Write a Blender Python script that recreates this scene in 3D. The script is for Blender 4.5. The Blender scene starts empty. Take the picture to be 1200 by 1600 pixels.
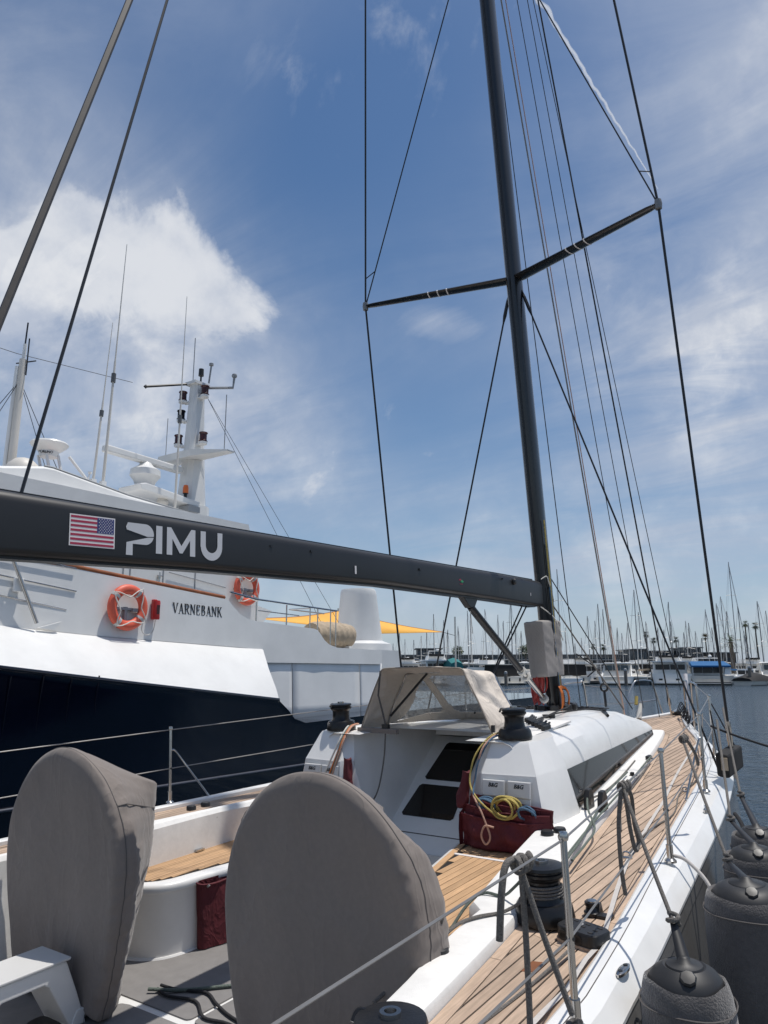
import bpy, math, random
from mathutils import Matrix, Vector, noise
random.seed(7)
R = math.radians
sc = bpy.context.scene
col = sc.collection

# ------------------------------------------------------------------ camera
CAM = Vector((3.2053, -7.4850, 2.4640))
YAW, PITCH = 0.6203, 0.2063
cd = bpy.data.cameras.new('camera')
cam = bpy.data.objects.new('camera', cd); col.objects.link(cam)
cam.location = CAM
cam.rotation_euler = (math.pi/2 + PITCH, 0, YAW)
cd.sensor_fit = 'VERTICAL'; cd.sensor_height = 36; cd.lens = 36*1172.43/1600
cd.clip_start = 0.05; cd.clip_end = 60000
sc.camera = cam

# ------------------------------------------------------------------ sun, sky, exposure
SUN = Vector((.175, .19, .97)).normalized()
SUN_EL = math.asin(SUN.z); SUN_AZ = math.atan2(SUN.x, SUN.y)
sl = bpy.data.lights.new('sun', 'SUN'); sl.energy = 3.5; sl.angle = R(.5); sl.color = (1, .96, .9)
so = bpy.data.objects.new('sun', sl); col.objects.link(so)
so.rotation_euler = SUN.to_track_quat('Z', 'Y').to_euler()
sc.view_settings.view_transform = 'Standard'
sc.view_settings.look = 'None'
sc.view_settings.exposure = .12
sc.view_settings.gamma = 1
sc.view_settings.use_curve_mapping = False

SKY_STRENGTH = .088
world = bpy.data.worlds.new('World'); sc.world = world
world.use_nodes = True
def build_sky():
    nt = world.node_tree; nt.nodes.clear()
    N = lambda t: nt.nodes.new(t)
    L = nt.links.new
    def val(sock, v):
        if isinstance(v, (int, float)): sock.default_value = v
        else: L(v, sock)
    def mth(op, a, b=0., c=None, clamp=False):
        n = N('ShaderNodeMath'); n.operation = op; n.use_clamp = clamp
        val(n.inputs[0], a); val(n.inputs[1], b)
        if c is not None: val(n.inputs[2], c)
        return n.outputs[0]
    tc = N('ShaderNodeTexCoord')
    sky = N('ShaderNodeTexSky'); sky.sky_type = 'NISHITA'; sky.sun_disc = False
    sky.sun_elevation = SUN_EL; sky.sun_rotation = SUN_AZ
    sky.air_density = 1.0; sky.dust_density = .6; sky.ozone_density = 1.6; sky.altitude = 0
    nrm = N('ShaderNodeVectorMath'); nrm.operation = 'NORMALIZE'; L(tc.outputs['Generated'], nrm.inputs[0])
    d = nrm.outputs[0]
    sep = N('ShaderNodeSeparateXYZ'); L(d, sep.inputs[0])
    zc = mth('ADD', mth('MAXIMUM', sep.outputs[2], 0.0), .16)
    cmb = N('ShaderNodeCombineXYZ')
    L(mth('DIVIDE', sep.outputs[0], zc), cmb.inputs[0]); L(mth('DIVIDE', sep.outputs[1], zc), cmb.inputs[1])
    cmb.inputs[2].default_value = 3.1
    def nz(vec, scale, detail, rough, dist=0., off=(0, 0, 0), stretch=(1, 1, 1), rot=0.):
        mp = N('ShaderNodeMapping'); L(vec, mp.inputs[0]); mp.inputs[1].default_value = off
        mp.inputs[2].default_value = (0, 0, rot); mp.inputs[3].default_value = stretch
        t = N('ShaderNodeTexNoise'); t.inputs['Scale'].default_value = scale
        t.inputs['Detail'].default_value = detail; t.inputs['Roughness'].default_value = rough
        t.inputs['Distortion'].default_value = dist; L(mp.outputs[0], t.inputs[0]); return t.outputs[0]
    plane = cmb.outputs[0]
    puff = nz(d, 6.4, 10, .60, .35)
    wisp = nz(plane, 1.25, 10, .62, .8, (3.3, 1.2, 0), (1, 2.2, 1), .5)
    fill_veil = nz(plane, .7, 6, .55, .4, (9.1, 4.4, 0))
    def blob(px, py, s, w, asp=1.0):
        # direction of a cloud in the sky, fixed once in world axes
        u = (px-600)/1172.43; v = (800-py)/1172.43
        Y = math.cos(PITCH)-v*math.sin(PITCH); Z = math.sin(PITCH)+v*math.cos(PITCH)
        c = Vector((u*math.cos(YAW)-Y*math.sin(YAW), u*math.sin(YAW)+Y*math.cos(YAW), Z)).normalized()
        side = Vector((math.cos(YAW), math.sin(YAW), 0)); up = side.cross(c)*-1
        def dot(vec):
            n = N('ShaderNodeVectorMath'); n.operation = 'DOT_PRODUCT'; L(d, n.inputs[0]); n.inputs[1].default_value = vec
            return n.outputs['Value']
        a = mth('MULTIPLY', mth('SUBTRACT', dot(side), c.dot(side)), 1172.43/(s*asp))
        b = mth('MULTIPLY', mth('SUBTRACT', dot(up), c.dot(up)), 1172.43/s)
        r2 = mth('ADD', mth('MULTIPLY', a, a), mth('MULTIPLY', b, b))
        r2 = mth('ADD', r2, mth('MULTIPLY', mth('GREATER_THAN', 0.0, dot(c)), 50.0))
        return mth('MULTIPLY', mth('POWER', 2.718, mth('MULTIPLY', r2, -1.0)), w)
    def total(bl):
        s = 0.
        for x in bl: s = mth('ADD', s, blob(*x))
        return s
    def ss(x, a, b):
        n = N('ShaderNodeMapRange'); n.interpolation_type = 'SMOOTHSTEP'
        L(x, n.inputs[0]); n.inputs[1].default_value = a; n.inputs[2].default_value = b
        return n.outputs[0]
    # cumulus
    cum = total([(180, 370, 55, .34, 1.5), (300, 400, 60, .36, 1.4), (240, 470, 62, .34, 1.8), (395, 478, 42, .33, 1.4), (60, 400, 80, .30, 1.2), (150, 440, 80, .34, 1.4), (190, 570, 70, .16, 1.8),
                 (370, 680, 85, .24, 2.0), (500, 760, 60, .20, 2.0), (1130, 600, 120, .22, 1.1), (1000, 700, 80, .16, 1.5)])
    m1 = mth('MULTIPLY', ss(mth('ADD', mth('MULTIPLY_ADD', puff, 1.7, -.36), cum), .60, 1.06), .92)
    # thin torn cloud
    wb = total([(690, 510, 42, .34, 2.4), (1080, 560, 190, .24, 1.0), (1150, 200, 170, .20, .9), (80, 180, 110, .22, .9), (430, 20, 60, .10, 1.5),
                (620, 840, 60, .14, 3.5), (980, 450, 130, .12, 1.0), (320, 60, 90, .12, 1.0), (900, 800, 90, .10, 2.5)])
    m2 = mth('MULTIPLY', ss(mth('ADD', wisp, wb), .60, 1.02), .72)
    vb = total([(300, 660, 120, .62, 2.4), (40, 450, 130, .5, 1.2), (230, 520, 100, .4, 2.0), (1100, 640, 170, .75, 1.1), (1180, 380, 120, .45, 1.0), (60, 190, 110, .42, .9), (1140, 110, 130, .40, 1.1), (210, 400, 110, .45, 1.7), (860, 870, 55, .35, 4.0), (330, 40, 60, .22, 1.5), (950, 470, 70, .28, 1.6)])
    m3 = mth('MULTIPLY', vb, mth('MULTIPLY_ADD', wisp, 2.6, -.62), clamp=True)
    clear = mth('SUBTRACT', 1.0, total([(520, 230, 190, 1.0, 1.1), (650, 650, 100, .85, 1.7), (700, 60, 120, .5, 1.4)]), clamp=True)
    m3 = mth('ADD', mth('MULTIPLY', mth('MULTIPLY', m3, .95), clear), mth('MULTIPLY', clear, mth('MULTIPLY', ss(mth('ADD', fill_veil, mth('MULTIPLY', wisp, .35)), .42, .95), .52)), clamp=True)  # extra cloud veil, mostly out of view, added to lift the fill light
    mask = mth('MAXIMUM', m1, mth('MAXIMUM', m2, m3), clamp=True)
    hz = mth('MULTIPLY', mth('POWER', 2.718, mth('MULTIPLY', mth('MAXIMUM', sep.outputs[2], 0.0), -6.5)), .66)
    # colours (radiance before the background strength)
    shade = nz(d, 9., 5, .6, 0, (4, 4, 1))
    ccol = N('ShaderNodeMixRGB'); L(ss(mth('ADD', shade, mth('MULTIPLY', m1, .25)), .40, .85), ccol.inputs[0])
    ccol.inputs[1].default_value = (4.8, 5.4, 6.6, 1); ccol.inputs[2].default_value = (7.9, 8.1, 8.5, 1)
    hsv = N('ShaderNodeHueSaturation'); hsv.inputs['Saturation'].default_value = 1.20; hsv.inputs['Value'].default_value = 1.0
    L(sky.outputs[0], hsv.inputs['Color'])
    mxh = N('ShaderNodeMixRGB'); L(hz, mxh.inputs[0]); L(hsv.outputs[0], mxh.inputs[1]); mxh.inputs[2].default_value = (3.9, 5.1, 7.0, 1)
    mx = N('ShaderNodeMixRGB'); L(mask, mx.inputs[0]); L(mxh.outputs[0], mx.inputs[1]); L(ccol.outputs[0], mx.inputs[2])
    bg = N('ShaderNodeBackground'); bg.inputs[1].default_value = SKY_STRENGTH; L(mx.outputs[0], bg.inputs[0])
    out = N('ShaderNodeOutputWorld'); L(bg.outputs[0], out.inputs[0])
build_sky()

# ------------------------------------------------------------------ materials
def mat(name, color, rough=.5, metal=0., var=.12, vscale=6., bump=0., bscale=40., coat=0., spec=.5, stretch=None, sheen=0., rand=0., ior=0., patch=0., pscale=1.2, crease=0., cscale=3.):
    m = bpy.data.materials.new(name); m.use_nodes = True
    nt = m.node_tree; b = nt.nodes['Principled BSDF']
    b.inputs['Roughness'].default_value = rough; b.inputs['Metallic'].default_value = metal
    b.inputs['Specular IOR Level'].default_value = spec
    b.inputs['Coat Weight'].default_value = coat; b.inputs['Coat Roughness'].default_value = .08
    b.inputs['Sheen Weight'].default_value = sheen
    tc = nt.nodes.new('ShaderNodeTexCoord'); vec = tc.outputs['Object']
    if stretch:
        mp = nt.nodes.new('ShaderNodeMapping'); mp.inputs[3].default_value = stretch
        nt.links.new(vec, mp.inputs[0]); vec = mp.outputs[0]
    n = nt.nodes.new('ShaderNodeTexNoise'); n.inputs['Scale'].default_value = vscale; n.inputs['Detail'].default_value = 6
    n.inputs['Roughness'].default_value = .6
    nt.links.new(vec, n.inputs[0])
    r = nt.nodes.new('ShaderNodeMapRange'); nt.links.new(n.outputs[0], r.inputs[0])
    r.inputs[1].default_value = .3; r.inputs[2].default_value = .7
    r.inputs[3].default_value = 1-var; r.inputs[4].default_value = 1+var
    fac = r.outputs[0]
    if patch:
        n2 = nt.nodes.new('ShaderNodeTexNoise'); n2.inputs['Scale'].default_value = pscale; n2.inputs['Detail'].default_value = 5; n2.inputs['Roughness'].default_value = .65
        nt.links.new(tc.outputs['Object'], n2.inputs[0])
        r3 = nt.nodes.new('ShaderNodeMapRange'); nt.links.new(n2.outputs[0], r3.inputs[0]); r3.inputs[1].default_value = .32; r3.inputs[2].default_value = .68; r3.inputs[3].default_value = 1-patch; r3.inputs[4].default_value = 1+patch*.6
        mp_ = nt.nodes.new('ShaderNodeMath'); mp_.operation = 'MULTIPLY'; nt.links.new(fac, mp_.inputs[0]); nt.links.new(r3.outputs[0], mp_.inputs[1]); fac = mp_.outputs[0]
    if rand:
        oi = nt.nodes.new('ShaderNodeObjectInfo')
        r2 = nt.nodes.new('ShaderNodeMapRange'); nt.links.new(oi.outputs['Random'], r2.inputs[0])
        r2.inputs[3].default_value = 1-rand; r2.inputs[4].default_value = 1+rand
        mu = nt.nodes.new('ShaderNodeMath'); mu.operation = 'MULTIPLY'
        nt.links.new(fac, mu.inputs[0]); nt.links.new(r2.outputs[0], mu.inputs[1]); fac = mu.outputs[0]
    mv = nt.nodes.new('ShaderNodeVectorMath'); mv.operation = 'SCALE'
    mv.inputs[0].default_value = color; nt.links.new(fac, mv.inputs['Scale'])
    nt.links.new(mv.outputs[0], b.inputs['Base Color'])
    if bump:
        bn = nt.nodes.new('ShaderNodeTexNoise'); bn.inputs['Scale'].default_value = bscale; bn.inputs['Detail'].default_value = 4
        nt.links.new(vec, bn.inputs[0])
        bp = nt.nodes.new('ShaderNodeBump'); bp.inputs['Strength'].default_value = bump; bp.inputs['Distance'].default_value = .01
        nt.links.new(bn.outputs[0], bp.inputs['Height']); nt.links.new(bp.outputs[0], b.inputs['Normal'])
    if crease:
        # sharp fold lines in cloth: relief only
        cn = nt.nodes.new('ShaderNodeTexNoise'); cn.inputs['Scale'].default_value = cscale; cn.inputs['Detail'].default_value = 3; cn.inputs['Roughness'].default_value = .55; cn.inputs['Distortion'].default_value = .7
        cm_ = nt.nodes.new('ShaderNodeMapping'); cm_.inputs[3].default_value = (1.5, 1.5, .75); cm_.inputs[2].default_value = (.2, .35, 0)
        nt.links.new(tc.outputs['Object'], cm_.inputs[0]); nt.links.new(cm_.outputs[0], cn.inputs[0])
        a1 = nt.nodes.new('ShaderNodeMath'); a1.operation = 'SUBTRACT'; nt.links.new(cn.outputs[0], a1.inputs[0]); a1.inputs[1].default_value = .5
        a2 = nt.nodes.new('ShaderNodeMath'); a2.operation = 'ABSOLUTE'; nt.links.new(a1.outputs[0], a2.inputs[0])
        a3 = nt.nodes.new('ShaderNodeMath'); a3.operation = 'MULTIPLY'; nt.links.new(a2.outputs[0], a3.inputs[0]); a3.inputs[1].default_value = 7.0; a3.use_clamp = True
        a4 = nt.nodes.new('ShaderNodeMath'); a4.operation = 'POWER'; nt.links.new(a3.outputs[0], a4.inputs[0]); a4.inputs[1].default_value = .6
        b2 = nt.nodes.new('ShaderNodeBump'); b2.inputs['Strength'].default_value = crease; b2.inputs['Distance'].default_value = .012; b2.invert = True
        nt.links.new(a4.outputs[0], b2.inputs['Height'])
        if bump: nt.links.new(bp.outputs[0], b2.inputs['Normal'])
        nt.links.new(b2.outputs[0], b.inputs['Normal'])
    if ior: b.inputs['IOR'].default_value = ior
    return m
M = {}
M['gel'] = mat('white_gelcoat', (.78, .77, .745), .32, var=.02, vscale=3, coat=.25, patch=.05, pscale=4)
M['nonskid'] = mat('white_nonskid', (.76, .745, .715), .7, var=.04, vscale=30, bump=.25, bscale=260, patch=.07, pscale=5)
M['grey_gel'] = mat('pale_grey_gelcoat', (.60, .595, .58), .4, var=.03, vscale=3)
M['topside'] = mat('hull_topside_paint', (.15, .147, .143), .24, var=.03, vscale=2, coat=.5)
M['teak'] = mat('weathered_teak', (.455, .332, .240), .72, var=.20, vscale=9, bump=.25, bscale=30, stretch=(9, .55, 9), rand=.17, patch=.16, pscale=1.6)
M['teak_new'] = mat('newer_teak', (.50, .31, .165), .65, var=.16, vscale=9, bump=.2, bscale=30, stretch=(9, .55, 9), rand=.15, patch=.12, pscale=2)
M['teak_plug'] = mat('fresh_teak_plug', (.20, .075, .03), .5, var=.15, vscale=20)
M['caulk'] = mat('black_caulk', (.016, .014, .013), .6)
M['carbon'] = mat('black_carbon', (.011, .011, .012), .28, var=.25, vscale=12, coat=.4)
M['boom'] = mat('black_boom_paint', (.016, .016, .017), .42, var=.12, vscale=4)
M['steel'] = mat('polished_steel', (.50, .485, .465), .20, 1., var=.06, vscale=10)
M['wire'] = mat('dull_wire', (.27, .26, .25), .5, .6)
M['darkwire'] = mat('dark_rod_rigging', (.012, .013, .016), .45)
M['blk'] = mat('black_plastic', (.014, .014, .015), .42, var=.2, vscale=20)
M['blkm'] = mat('black_anodised', (.018, .018, .019), .3, .3, var=.2, vscale=18, bump=.1, bscale=120)
M['taupe'] = mat('taupe_canvas', (.20, .170, .150), .88, var=.05, vscale=40, bump=.30, bscale=11, sheen=.15, patch=.05, pscale=2.2, crease=.34, cscale=2.4)
M['quilt'] = mat('pale_taupe_canvas', (.31, .285, .265), .85, var=.07, vscale=7, bump=.2, bscale=14)
M['beige'] = mat('beige_canvas', (.66, .585, .505), .85, var=.06, vscale=6, bump=.25, bscale=12, crease=.5, cscale=5.)
M['hem'] = mat('beige_binding', (.30, .26, .22), .85)
M['pipe'] = mat('dark_piping', (.10, .09, .085), .8)
M['maroon'] = mat('maroon_canvas', (.105, .011, .017), .75, var=.12, vscale=8, bump=.3, bscale=14, crease=.42, cscale=6., patch=.15, pscale=6)
M['fleece'] = mat('grey_fleece', (.105, .097, .094), .98, var=.16, vscale=45, bump=.6, bscale=130, sheen=.4, patch=.2, pscale=4)
M['fendcap'] = mat('black_rubber', (.020, .020, .021), .52, var=.15, vscale=10)
M['pad'] = mat('grey_foam_pad', (.205, .195, .188), .9, var=.08, vscale=12, bump=.15, bscale=180)
M['navy'] = mat('navy_hull_paint', (.0045, .006, .016), .10, var=.2, vscale=.8, coat=.6, bump=.03, bscale=1.2)
M['navystrake'] = mat('faded_strake_paint', (.06, .065, .085), .4)
M['shipwhite'] = mat('ship_white_paint', (.73, .725, .705), .36, var=.02, vscale=1.5, bump=.12, bscale=1.1, patch=.05, pscale=1.5)
M['shipbeige'] = mat('ship_cream_paint', (.62, .585, .53), .5, var=.04, vscale=2)
M['curtain'] = mat('white_vinyl_curtain', (.80, .795, .775), .55, var=.05, vscale=1.5, bump=.15, bscale=3)
M['varnish'] = mat('varnished_wood', (.30, .10, .035), .3, var=.2, vscale=8)
M['pierc'] = mat('pier_concrete', (.25, .24, .22), .9, var=.12, vscale=1.5, bump=.3, bscale=20)
M['ring'] = mat('life_ring_orange', (.72, .12, .065), .5, var=.10, vscale=8)
M['tape'] = mat('silver_tape', (.55, .53, .5), .3, .2)
M['rope_w'] = mat('white_rope', (.62, .60, .55), .85, bump=.5, bscale=200)
M['rope_g'] = mat('grey_rope', (.15, .138, .125), .9, var=.4, vscale=160, bump=.6, bscale=220)
M['rope_gn'] = mat('green_grey_rope', (.12, .145, .125), .9, var=.35, vscale=150, bump=.6, bscale=220)
M['rope_y'] = mat('yellow_rope', (.45, .35, .10), .85, var=.25, vscale=150, bump=.5, bscale=200)
M['rope_b'] = mat('blue_rope', (.07, .135, .21), .85, var=.25, vscale=150, bump=.5, bscale=200)
M['rope_p'] = mat('tan_rope', (.50, .30, .22), .85, var=.2, vscale=150, bump=.5, bscale=200)
M['rope_r'] = mat('red_rope', (.40, .06, .05), .85, var=.3, vscale=150)
M['rope_o'] = mat('orange_rope', (.60, .17, .04), .85, var=.3, vscale=150)
M['rope_k'] = mat('black_rope', (.022, .022, .024), .9, var=.4, vscale=150, bump=.5, bscale=220)
M['web'] = mat('grey_webbing', (.50, .47, .44), .9, var=.08, vscale=60)
M['redplastic'] = mat('red_plastic', (.45, .02, .02), .35)
M['darkred'] = mat('dark_red_lens', (.045, .006, .006), .25, var=.2)
M['orange'] = mat('amber_lens', (.75, .16, .03), .3)
M['awning'] = mat('yellow_sailcloth', (.80, .41, .07), .8, var=.04, vscale=2)
M['tan'] = mat('tan_canvas', (.42, .335, .24), .85, var=.1, vscale=5, bump=.4, bscale=8, crease=.8, cscale=2.5)
M['decal_w'] = mat('silver_white_print', (.60, .60, .61), .4, var=.02)
M['print_w'] = mat('white_print', (.78, .74, .72), .45, var=.02)
M['print_r'] = mat('red_print', (.40, .03, .07), .45, var=.02)
M['print_b'] = mat('blue_print', (.035, .045, .17), .45, var=.02)
M['print_g'] = mat('green_print', (.03, .30, .12), .45, var=.02)
M['ink'] = mat('black_lettering', (.012, .012, .014), .5, var=.02)
M['plexi'] = mat('black_plexiglass', (.004, .004, .005), .06, var=.1, coat=.3)
M['glassdark'] = mat('dark_window_glass', (.006, .006, .007), .05, var=.2, ior=1.22)
M['concrete'] = mat('grey_concrete', (.27, .26, .25), .85, var=.15, vscale=.6)
M['bld_dark'] = mat('dark_cladding', (.030, .034, .040), .4, var=.15, vscale=.3)
M['bld_grey'] = mat('grey_cladding', (.11, .115, .12), .6, var=.12, vscale=.2)
M['bld_pale'] = mat('pale_cladding', (.30, .31, .32), .6, var=.08, vscale=.2)
M['bld_glass'] = mat('blue_grey_glazing', (.035, .055, .07), .15, var=.35, vscale=.35)
M['brown'] = mat('brown_cladding', (.10, .075, .06), .7, var=.15, vscale=.3)
M['farwhite'] = mat('boat_white', (.86, .85, .82), .4, var=.06, vscale=.8)
M['farcream'] = mat('boat_cream', (.62, .59, .53), .5, var=.08, vscale=.8)
M['fardark'] = mat('boat_dark_glass', (.016, .017, .02), .2, var=.3, vscale=1)
M['farblue'] = mat('blue_canvas', (.012, .105, .27), .8, var=.08, vscale=1)
M['farteal'] = mat('teal_canvas', (.02, .16, .16), .8)
M['farblack'] = mat('black_canvas', (.013, .012, .012), .8, var=.2)
M['mastalu'] = mat('mast_aluminium', (.42, .42, .41), .5, .3, var=.15, vscale=.5)
M['mastdark'] = mat('mast_dark_aluminium', (.20, .205, .21), .5, .3, var=.15, vscale=.5)
M['bark'] = mat('palm_bark', (.13, .105, .08), .9, var=.25, vscale=2)
M['frond'] = mat('palm_frond', (.055, .075, .03), .7, var=.35, vscale=1.2, rand=.2)
M['frond_dry'] = mat('dry_palm_frond', (.16, .13, .07), .8, var=.3, vscale=1.2)
M['leaf'] = mat('dark_green_leaf', (.045, .065, .028), .7, var=.4, vscale=1.5)
M['deckgrey'] = mat('dock_planking', (.22, .20, .18), .9, var=.2, vscale=1.5)
M['weed'] = mat('piling_wood', (.16, .14, .12), .9, var=.25, vscale=3)

def vinyl():
    m = bpy.data.materials.new('clear_vinyl_window'); m.use_nodes = True
    nt = m.node_tree; b = nt.nodes['Principled BSDF']; out = nt.nodes['Material Output']
    b.inputs['Base Color'].default_value = (.55, .55, .54, 1); b.inputs['Roughness'].default_value = .12
    tr = nt.nodes.new('ShaderNodeBsdfTransparent'); tr.inputs[0].default_value = (.86, .87, .87, 1)
    mx = nt.nodes.new('ShaderNodeMixShader')
    tc = nt.nodes.new('ShaderNodeTexCoord')
    n = nt.nodes.new('ShaderNodeTexNoise'); n.inputs['Scale'].default_value = 26; n.inputs['Detail'].default_value = 5; n.inputs['Distortion'].default_value = 1.4
    nt.links.new(tc.outputs['Object'], n.inputs[0])
    r = nt.nodes.new('ShaderNodeMapRange'); nt.links.new(n.outputs[0], r.inputs[0])
    r.inputs[1].default_value = .35; r.inputs[2].default_value = .75; r.inputs[3].default_value = .45; r.inputs[4].default_value = .92
    nt.links.new(r.outputs[0], mx.inputs[0]); nt.links.new(tr.outputs[0], mx.inputs[1]); nt.links.new(b.outputs[0], mx.inputs[2])
    bp = nt.nodes.new('ShaderNodeBump'); bp.inputs['Strength'].default_value = .5; bp.inputs['Distance'].default_value = .02
    nt.links.new(n.outputs[0], bp.inputs['Height']); nt.links.new(bp.outputs[0], b.inputs['Normal'])
    nt.links.new(mx.outputs[0], out.inputs[0])
    return m
M['vinyl'] = vinyl()
def water_mat():
    m = bpy.data.materials.new('harbour_water'); m.use_nodes = True
    nt = m.node_tree; b = nt.nodes['Principled BSDF']
    b.inputs['Base Color'].default_value = (.014, .034, .055, 1); b.inputs['Roughness'].default_value = .08; b.inputs['IOR'].default_value = 1.333
    tc = nt.nodes.new('ShaderNodeTexCoord')
    h = None
    for s, st, w, rot in ((.55, (1, 2.0, 1), 1., .5), (1.7, (1, 2.2, 1), .55, .75), (5.5, (1, 1.6, 1), .22, .3), (16., (1, 1.3, 1), .07, .6)):
        mp = nt.nodes.new('ShaderNodeMapping'); mp.inputs[2].default_value = (0, 0, rot); mp.inputs[3].default_value = st
        nt.links.new(tc.outputs['Object'], mp.inputs[0])
        n = nt.nodes.new('ShaderNodeTexNoise'); n.inputs['Scale'].default_value = s; n.inputs['Detail'].default_value = 3; n.inputs['Distortion'].default_value = .6
        nt.links.new(mp.outputs[0], n.inputs[0])
        mu = nt.nodes.new('ShaderNodeMath'); mu.operation = 'MULTIPLY'; nt.links.new(n.outputs[0], mu.inputs[0]); mu.inputs[1].default_value = w
        if h is None: h = mu.outputs[0]
        else:
            ad = nt.nodes.new('ShaderNodeMath'); ad.operation = 'ADD'; nt.links.new(h, ad.inputs[0]); nt.links.new(mu.outputs[0], ad.inputs[1]); h = ad.outputs[0]
    bp = nt.nodes.new('ShaderNodeBump'); bp.inputs['Strength'].default_value = 1.; bp.inputs['Distance'].default_value = .15
    nt.links.new(h, bp.inputs['Height']); nt.links.new(bp.outputs[0], b.inputs['Normal'])
    return m
M['water'] = water_mat()

# ------------------------------------------------------------------ mesh builder and object helpers
BASE = {}
class MB:
    def __init__(s): s.v = []; s.f = []; s.m = []; s.mi = 0
    def add(s, vs, fs):
        o = len(s.v); s.v += [tuple(v) for v in vs]; s.f += [tuple(i+o for i in f) for f in fs]; s.m += [s.mi]*len(fs); return s
    def box(s, c, d, rot=None):
        x, y, z = d[0]/2, d[1]/2, d[2]/2
        vs = [Vector((a*x, b*y, e*z)) for a in (-1, 1) for b in (-1, 1) for e in (-1, 1)]
        if rot is not None: vs = [rot @ v for v in vs]
        return s.add([v+Vector(c) for v in vs], [(0, 1, 3, 2), (4, 6, 7, 5), (0, 4, 5, 1), (2, 3, 7, 6), (0, 2, 6, 4), (1, 5, 7, 3)])
    def tube(s, pts, r, n=6, closed=False, flat=1.):
        pts = [Vector(p) for p in pts]; k = len(pts)
        rr = r if isinstance(r, (list, tuple)) else [r]*k
        rings = []; prev = None
        for i, p in enumerate(pts):
            a = pts[(i-1) % k] if (closed or i) else p
            b = pts[(i+1) % k] if (closed or i < k-1) else p
            t = (b-a).normalized()
            if prev is None:
                u = t.cross(Vector((0, 0, 1)))
                if u.length < 1e-3: u = t.cross(Vector((0, 1, 0)))
            else: u = prev - t*prev.dot(t)
            u.normalize(); prev = u; w = t.cross(u)
            rings.append([p + (u*math.cos(q)+w*math.sin(q)*flat)*rr[i] for q in [2*math.pi*j/n for j in range(n)]])
        return s.loft(rings, cap=not closed, wrap=closed)
    def loft(s, rings, cap=True, wrap=False, closed=True):
        n = len(rings[0]); k = len(rings); vs = [v for r in rings for v in r]; fs = []
        for i in range(k if wrap else k-1):
            a = i*n; b = ((i+1) % k)*n
            for j in range(n if closed else n-1):
                j2 = (j+1) % n; fs.append((a+j, a+j2, b+j2, b+j))
        if cap and not wrap: fs += [tuple(range(n-1, -1, -1)), tuple((k-1)*n+j for j in range(n))]
        return s.add(vs, fs)
    def lathe(s, prof, c, n=20, axis='z', cap=True):
        rings = []
        for r, h in prof:
            ring = []
            for j in range(n):
                a = 2*math.pi*j/n; x, y = r*math.cos(a), r*math.sin(a)
                p = (x, y, h) if axis == 'z' else ((h, x, y) if axis == 'x' else (y, h, x))
                ring.append((c[0]+p[0], c[1]+p[1], c[2]+p[2]))
            rings.append(ring)
        return s.loft(rings, cap)
    def prism(s, poly, axis, a, b):
        def P(p, q): return (q, p[0], p[1]) if axis == 'x' else ((p[0], q, p[1]) if axis == 'y' else (p[0], p[1], q))
        n = len(poly)
        return s.add([P(p, a) for p in poly]+[P(p, b) for p in poly],
                     [tuple(range(n-1, -1, -1)), tuple(range(n, 2*n))]+[(i, (i+1) % n, n+(i+1) % n, n+i) for i in range(n)])
    def slab(s, quad, t):
        q = [Vector(p) for p in quad]; nrm = (q[1]-q[0]).cross(q[-1]-q[0]).normalized()*t
        n = len(q)
        return s.add(q+[p-nrm for p in q], [tuple(range(n)), tuple(range(2*n-1, n-1, -1))]+[(i, n+i, n+(i+1) % n, (i+1) % n) for i in range(n)])
    def build(s, name, mats, parent=None, smooth=None, origin=None, recalc=True, bevel=0.):
        o0 = Vector(origin) if origin is not None else (BASE.get(root_of(parent).name, Vector()) if parent else Vector())
        me = bpy.data.meshes.new(name)
        me.from_pydata([tuple(Vector(v)-o0) for v in s.v], [], s.f)
        if recalc:
            import bmesh
            bm = bmesh.new(); bm.from_mesh(me); bmesh.ops.recalc_face_normals(bm, faces=bm.faces); bm.to_mesh(me); bm.free()
        for m in (mats if isinstance(mats, (list, tuple)) else [mats]): me.materials.append(M[m] if isinstance(m, str) else m)
        if len(me.materials) > 1: me.polygons.foreach_set('material_index', s.m)
        if smooth is not None:
            me.polygons.foreach_set('use_smooth', [True]*len(me.polygons)); me.set_sharp_from_angle(angle=R(smooth))
        o = bpy.data.objects.new(name, me); col.objects.link(o)
        if parent: o.parent = parent
        if bevel:
            bv = o.modifiers.new('bevel', 'BEVEL'); bv.width = bevel; bv.segments = 2; bv.limit_method = 'ANGLE'; bv.angle_limit = R(40)
        return o
def root_of(o):
    while o.parent: o = o.parent
    return o
# boat frame: X starboard, Y forward, Z up from the deck at the mast, floating 3 degrees bow up
BM = Matrix.Translation((0, 0, 1.55)) @ Matrix.Rotation(.0518, 4, 'X') @ Matrix.Rotation(-.0047, 4, 'Y')
I4 = Matrix.Identity(4)
def tag(o, label=None, cat=None, group=None, kind=None):
    if label: o['label'] = label
    if cat: o['category'] = cat
    if group: o['group'] = group
    if kind: o['kind'] = kind
    return o
def thing(name, label, cat, base=(0, 0, 0), frame=I4, group=None):
    o = bpy.data.objects.new(name, None); col.objects.link(o); o.empty_display_size = .2
    o.matrix_world = frame @ Matrix.Translation(base); BASE[o.name] = Vector(base)
    return tag(o, label, cat, group)
def solo(mb, name, mats, label, cat, base=(0, 0, 0), frame=I4, group=None, smooth=None, bevel=0.):
    o = mb.build(name, mats, None, smooth, origin=base, bevel=bevel); o.matrix_world = frame @ Matrix.Translation(base)
    BASE[o.name] = Vector(base)
    return tag(o, label, cat, group)
def copy_tree(o, parent=None):
    c = o.copy(); col.objects.link(c)
    if parent: c.parent = parent
    for ch in list(o.children): copy_tree(ch, c)
    return c
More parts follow.
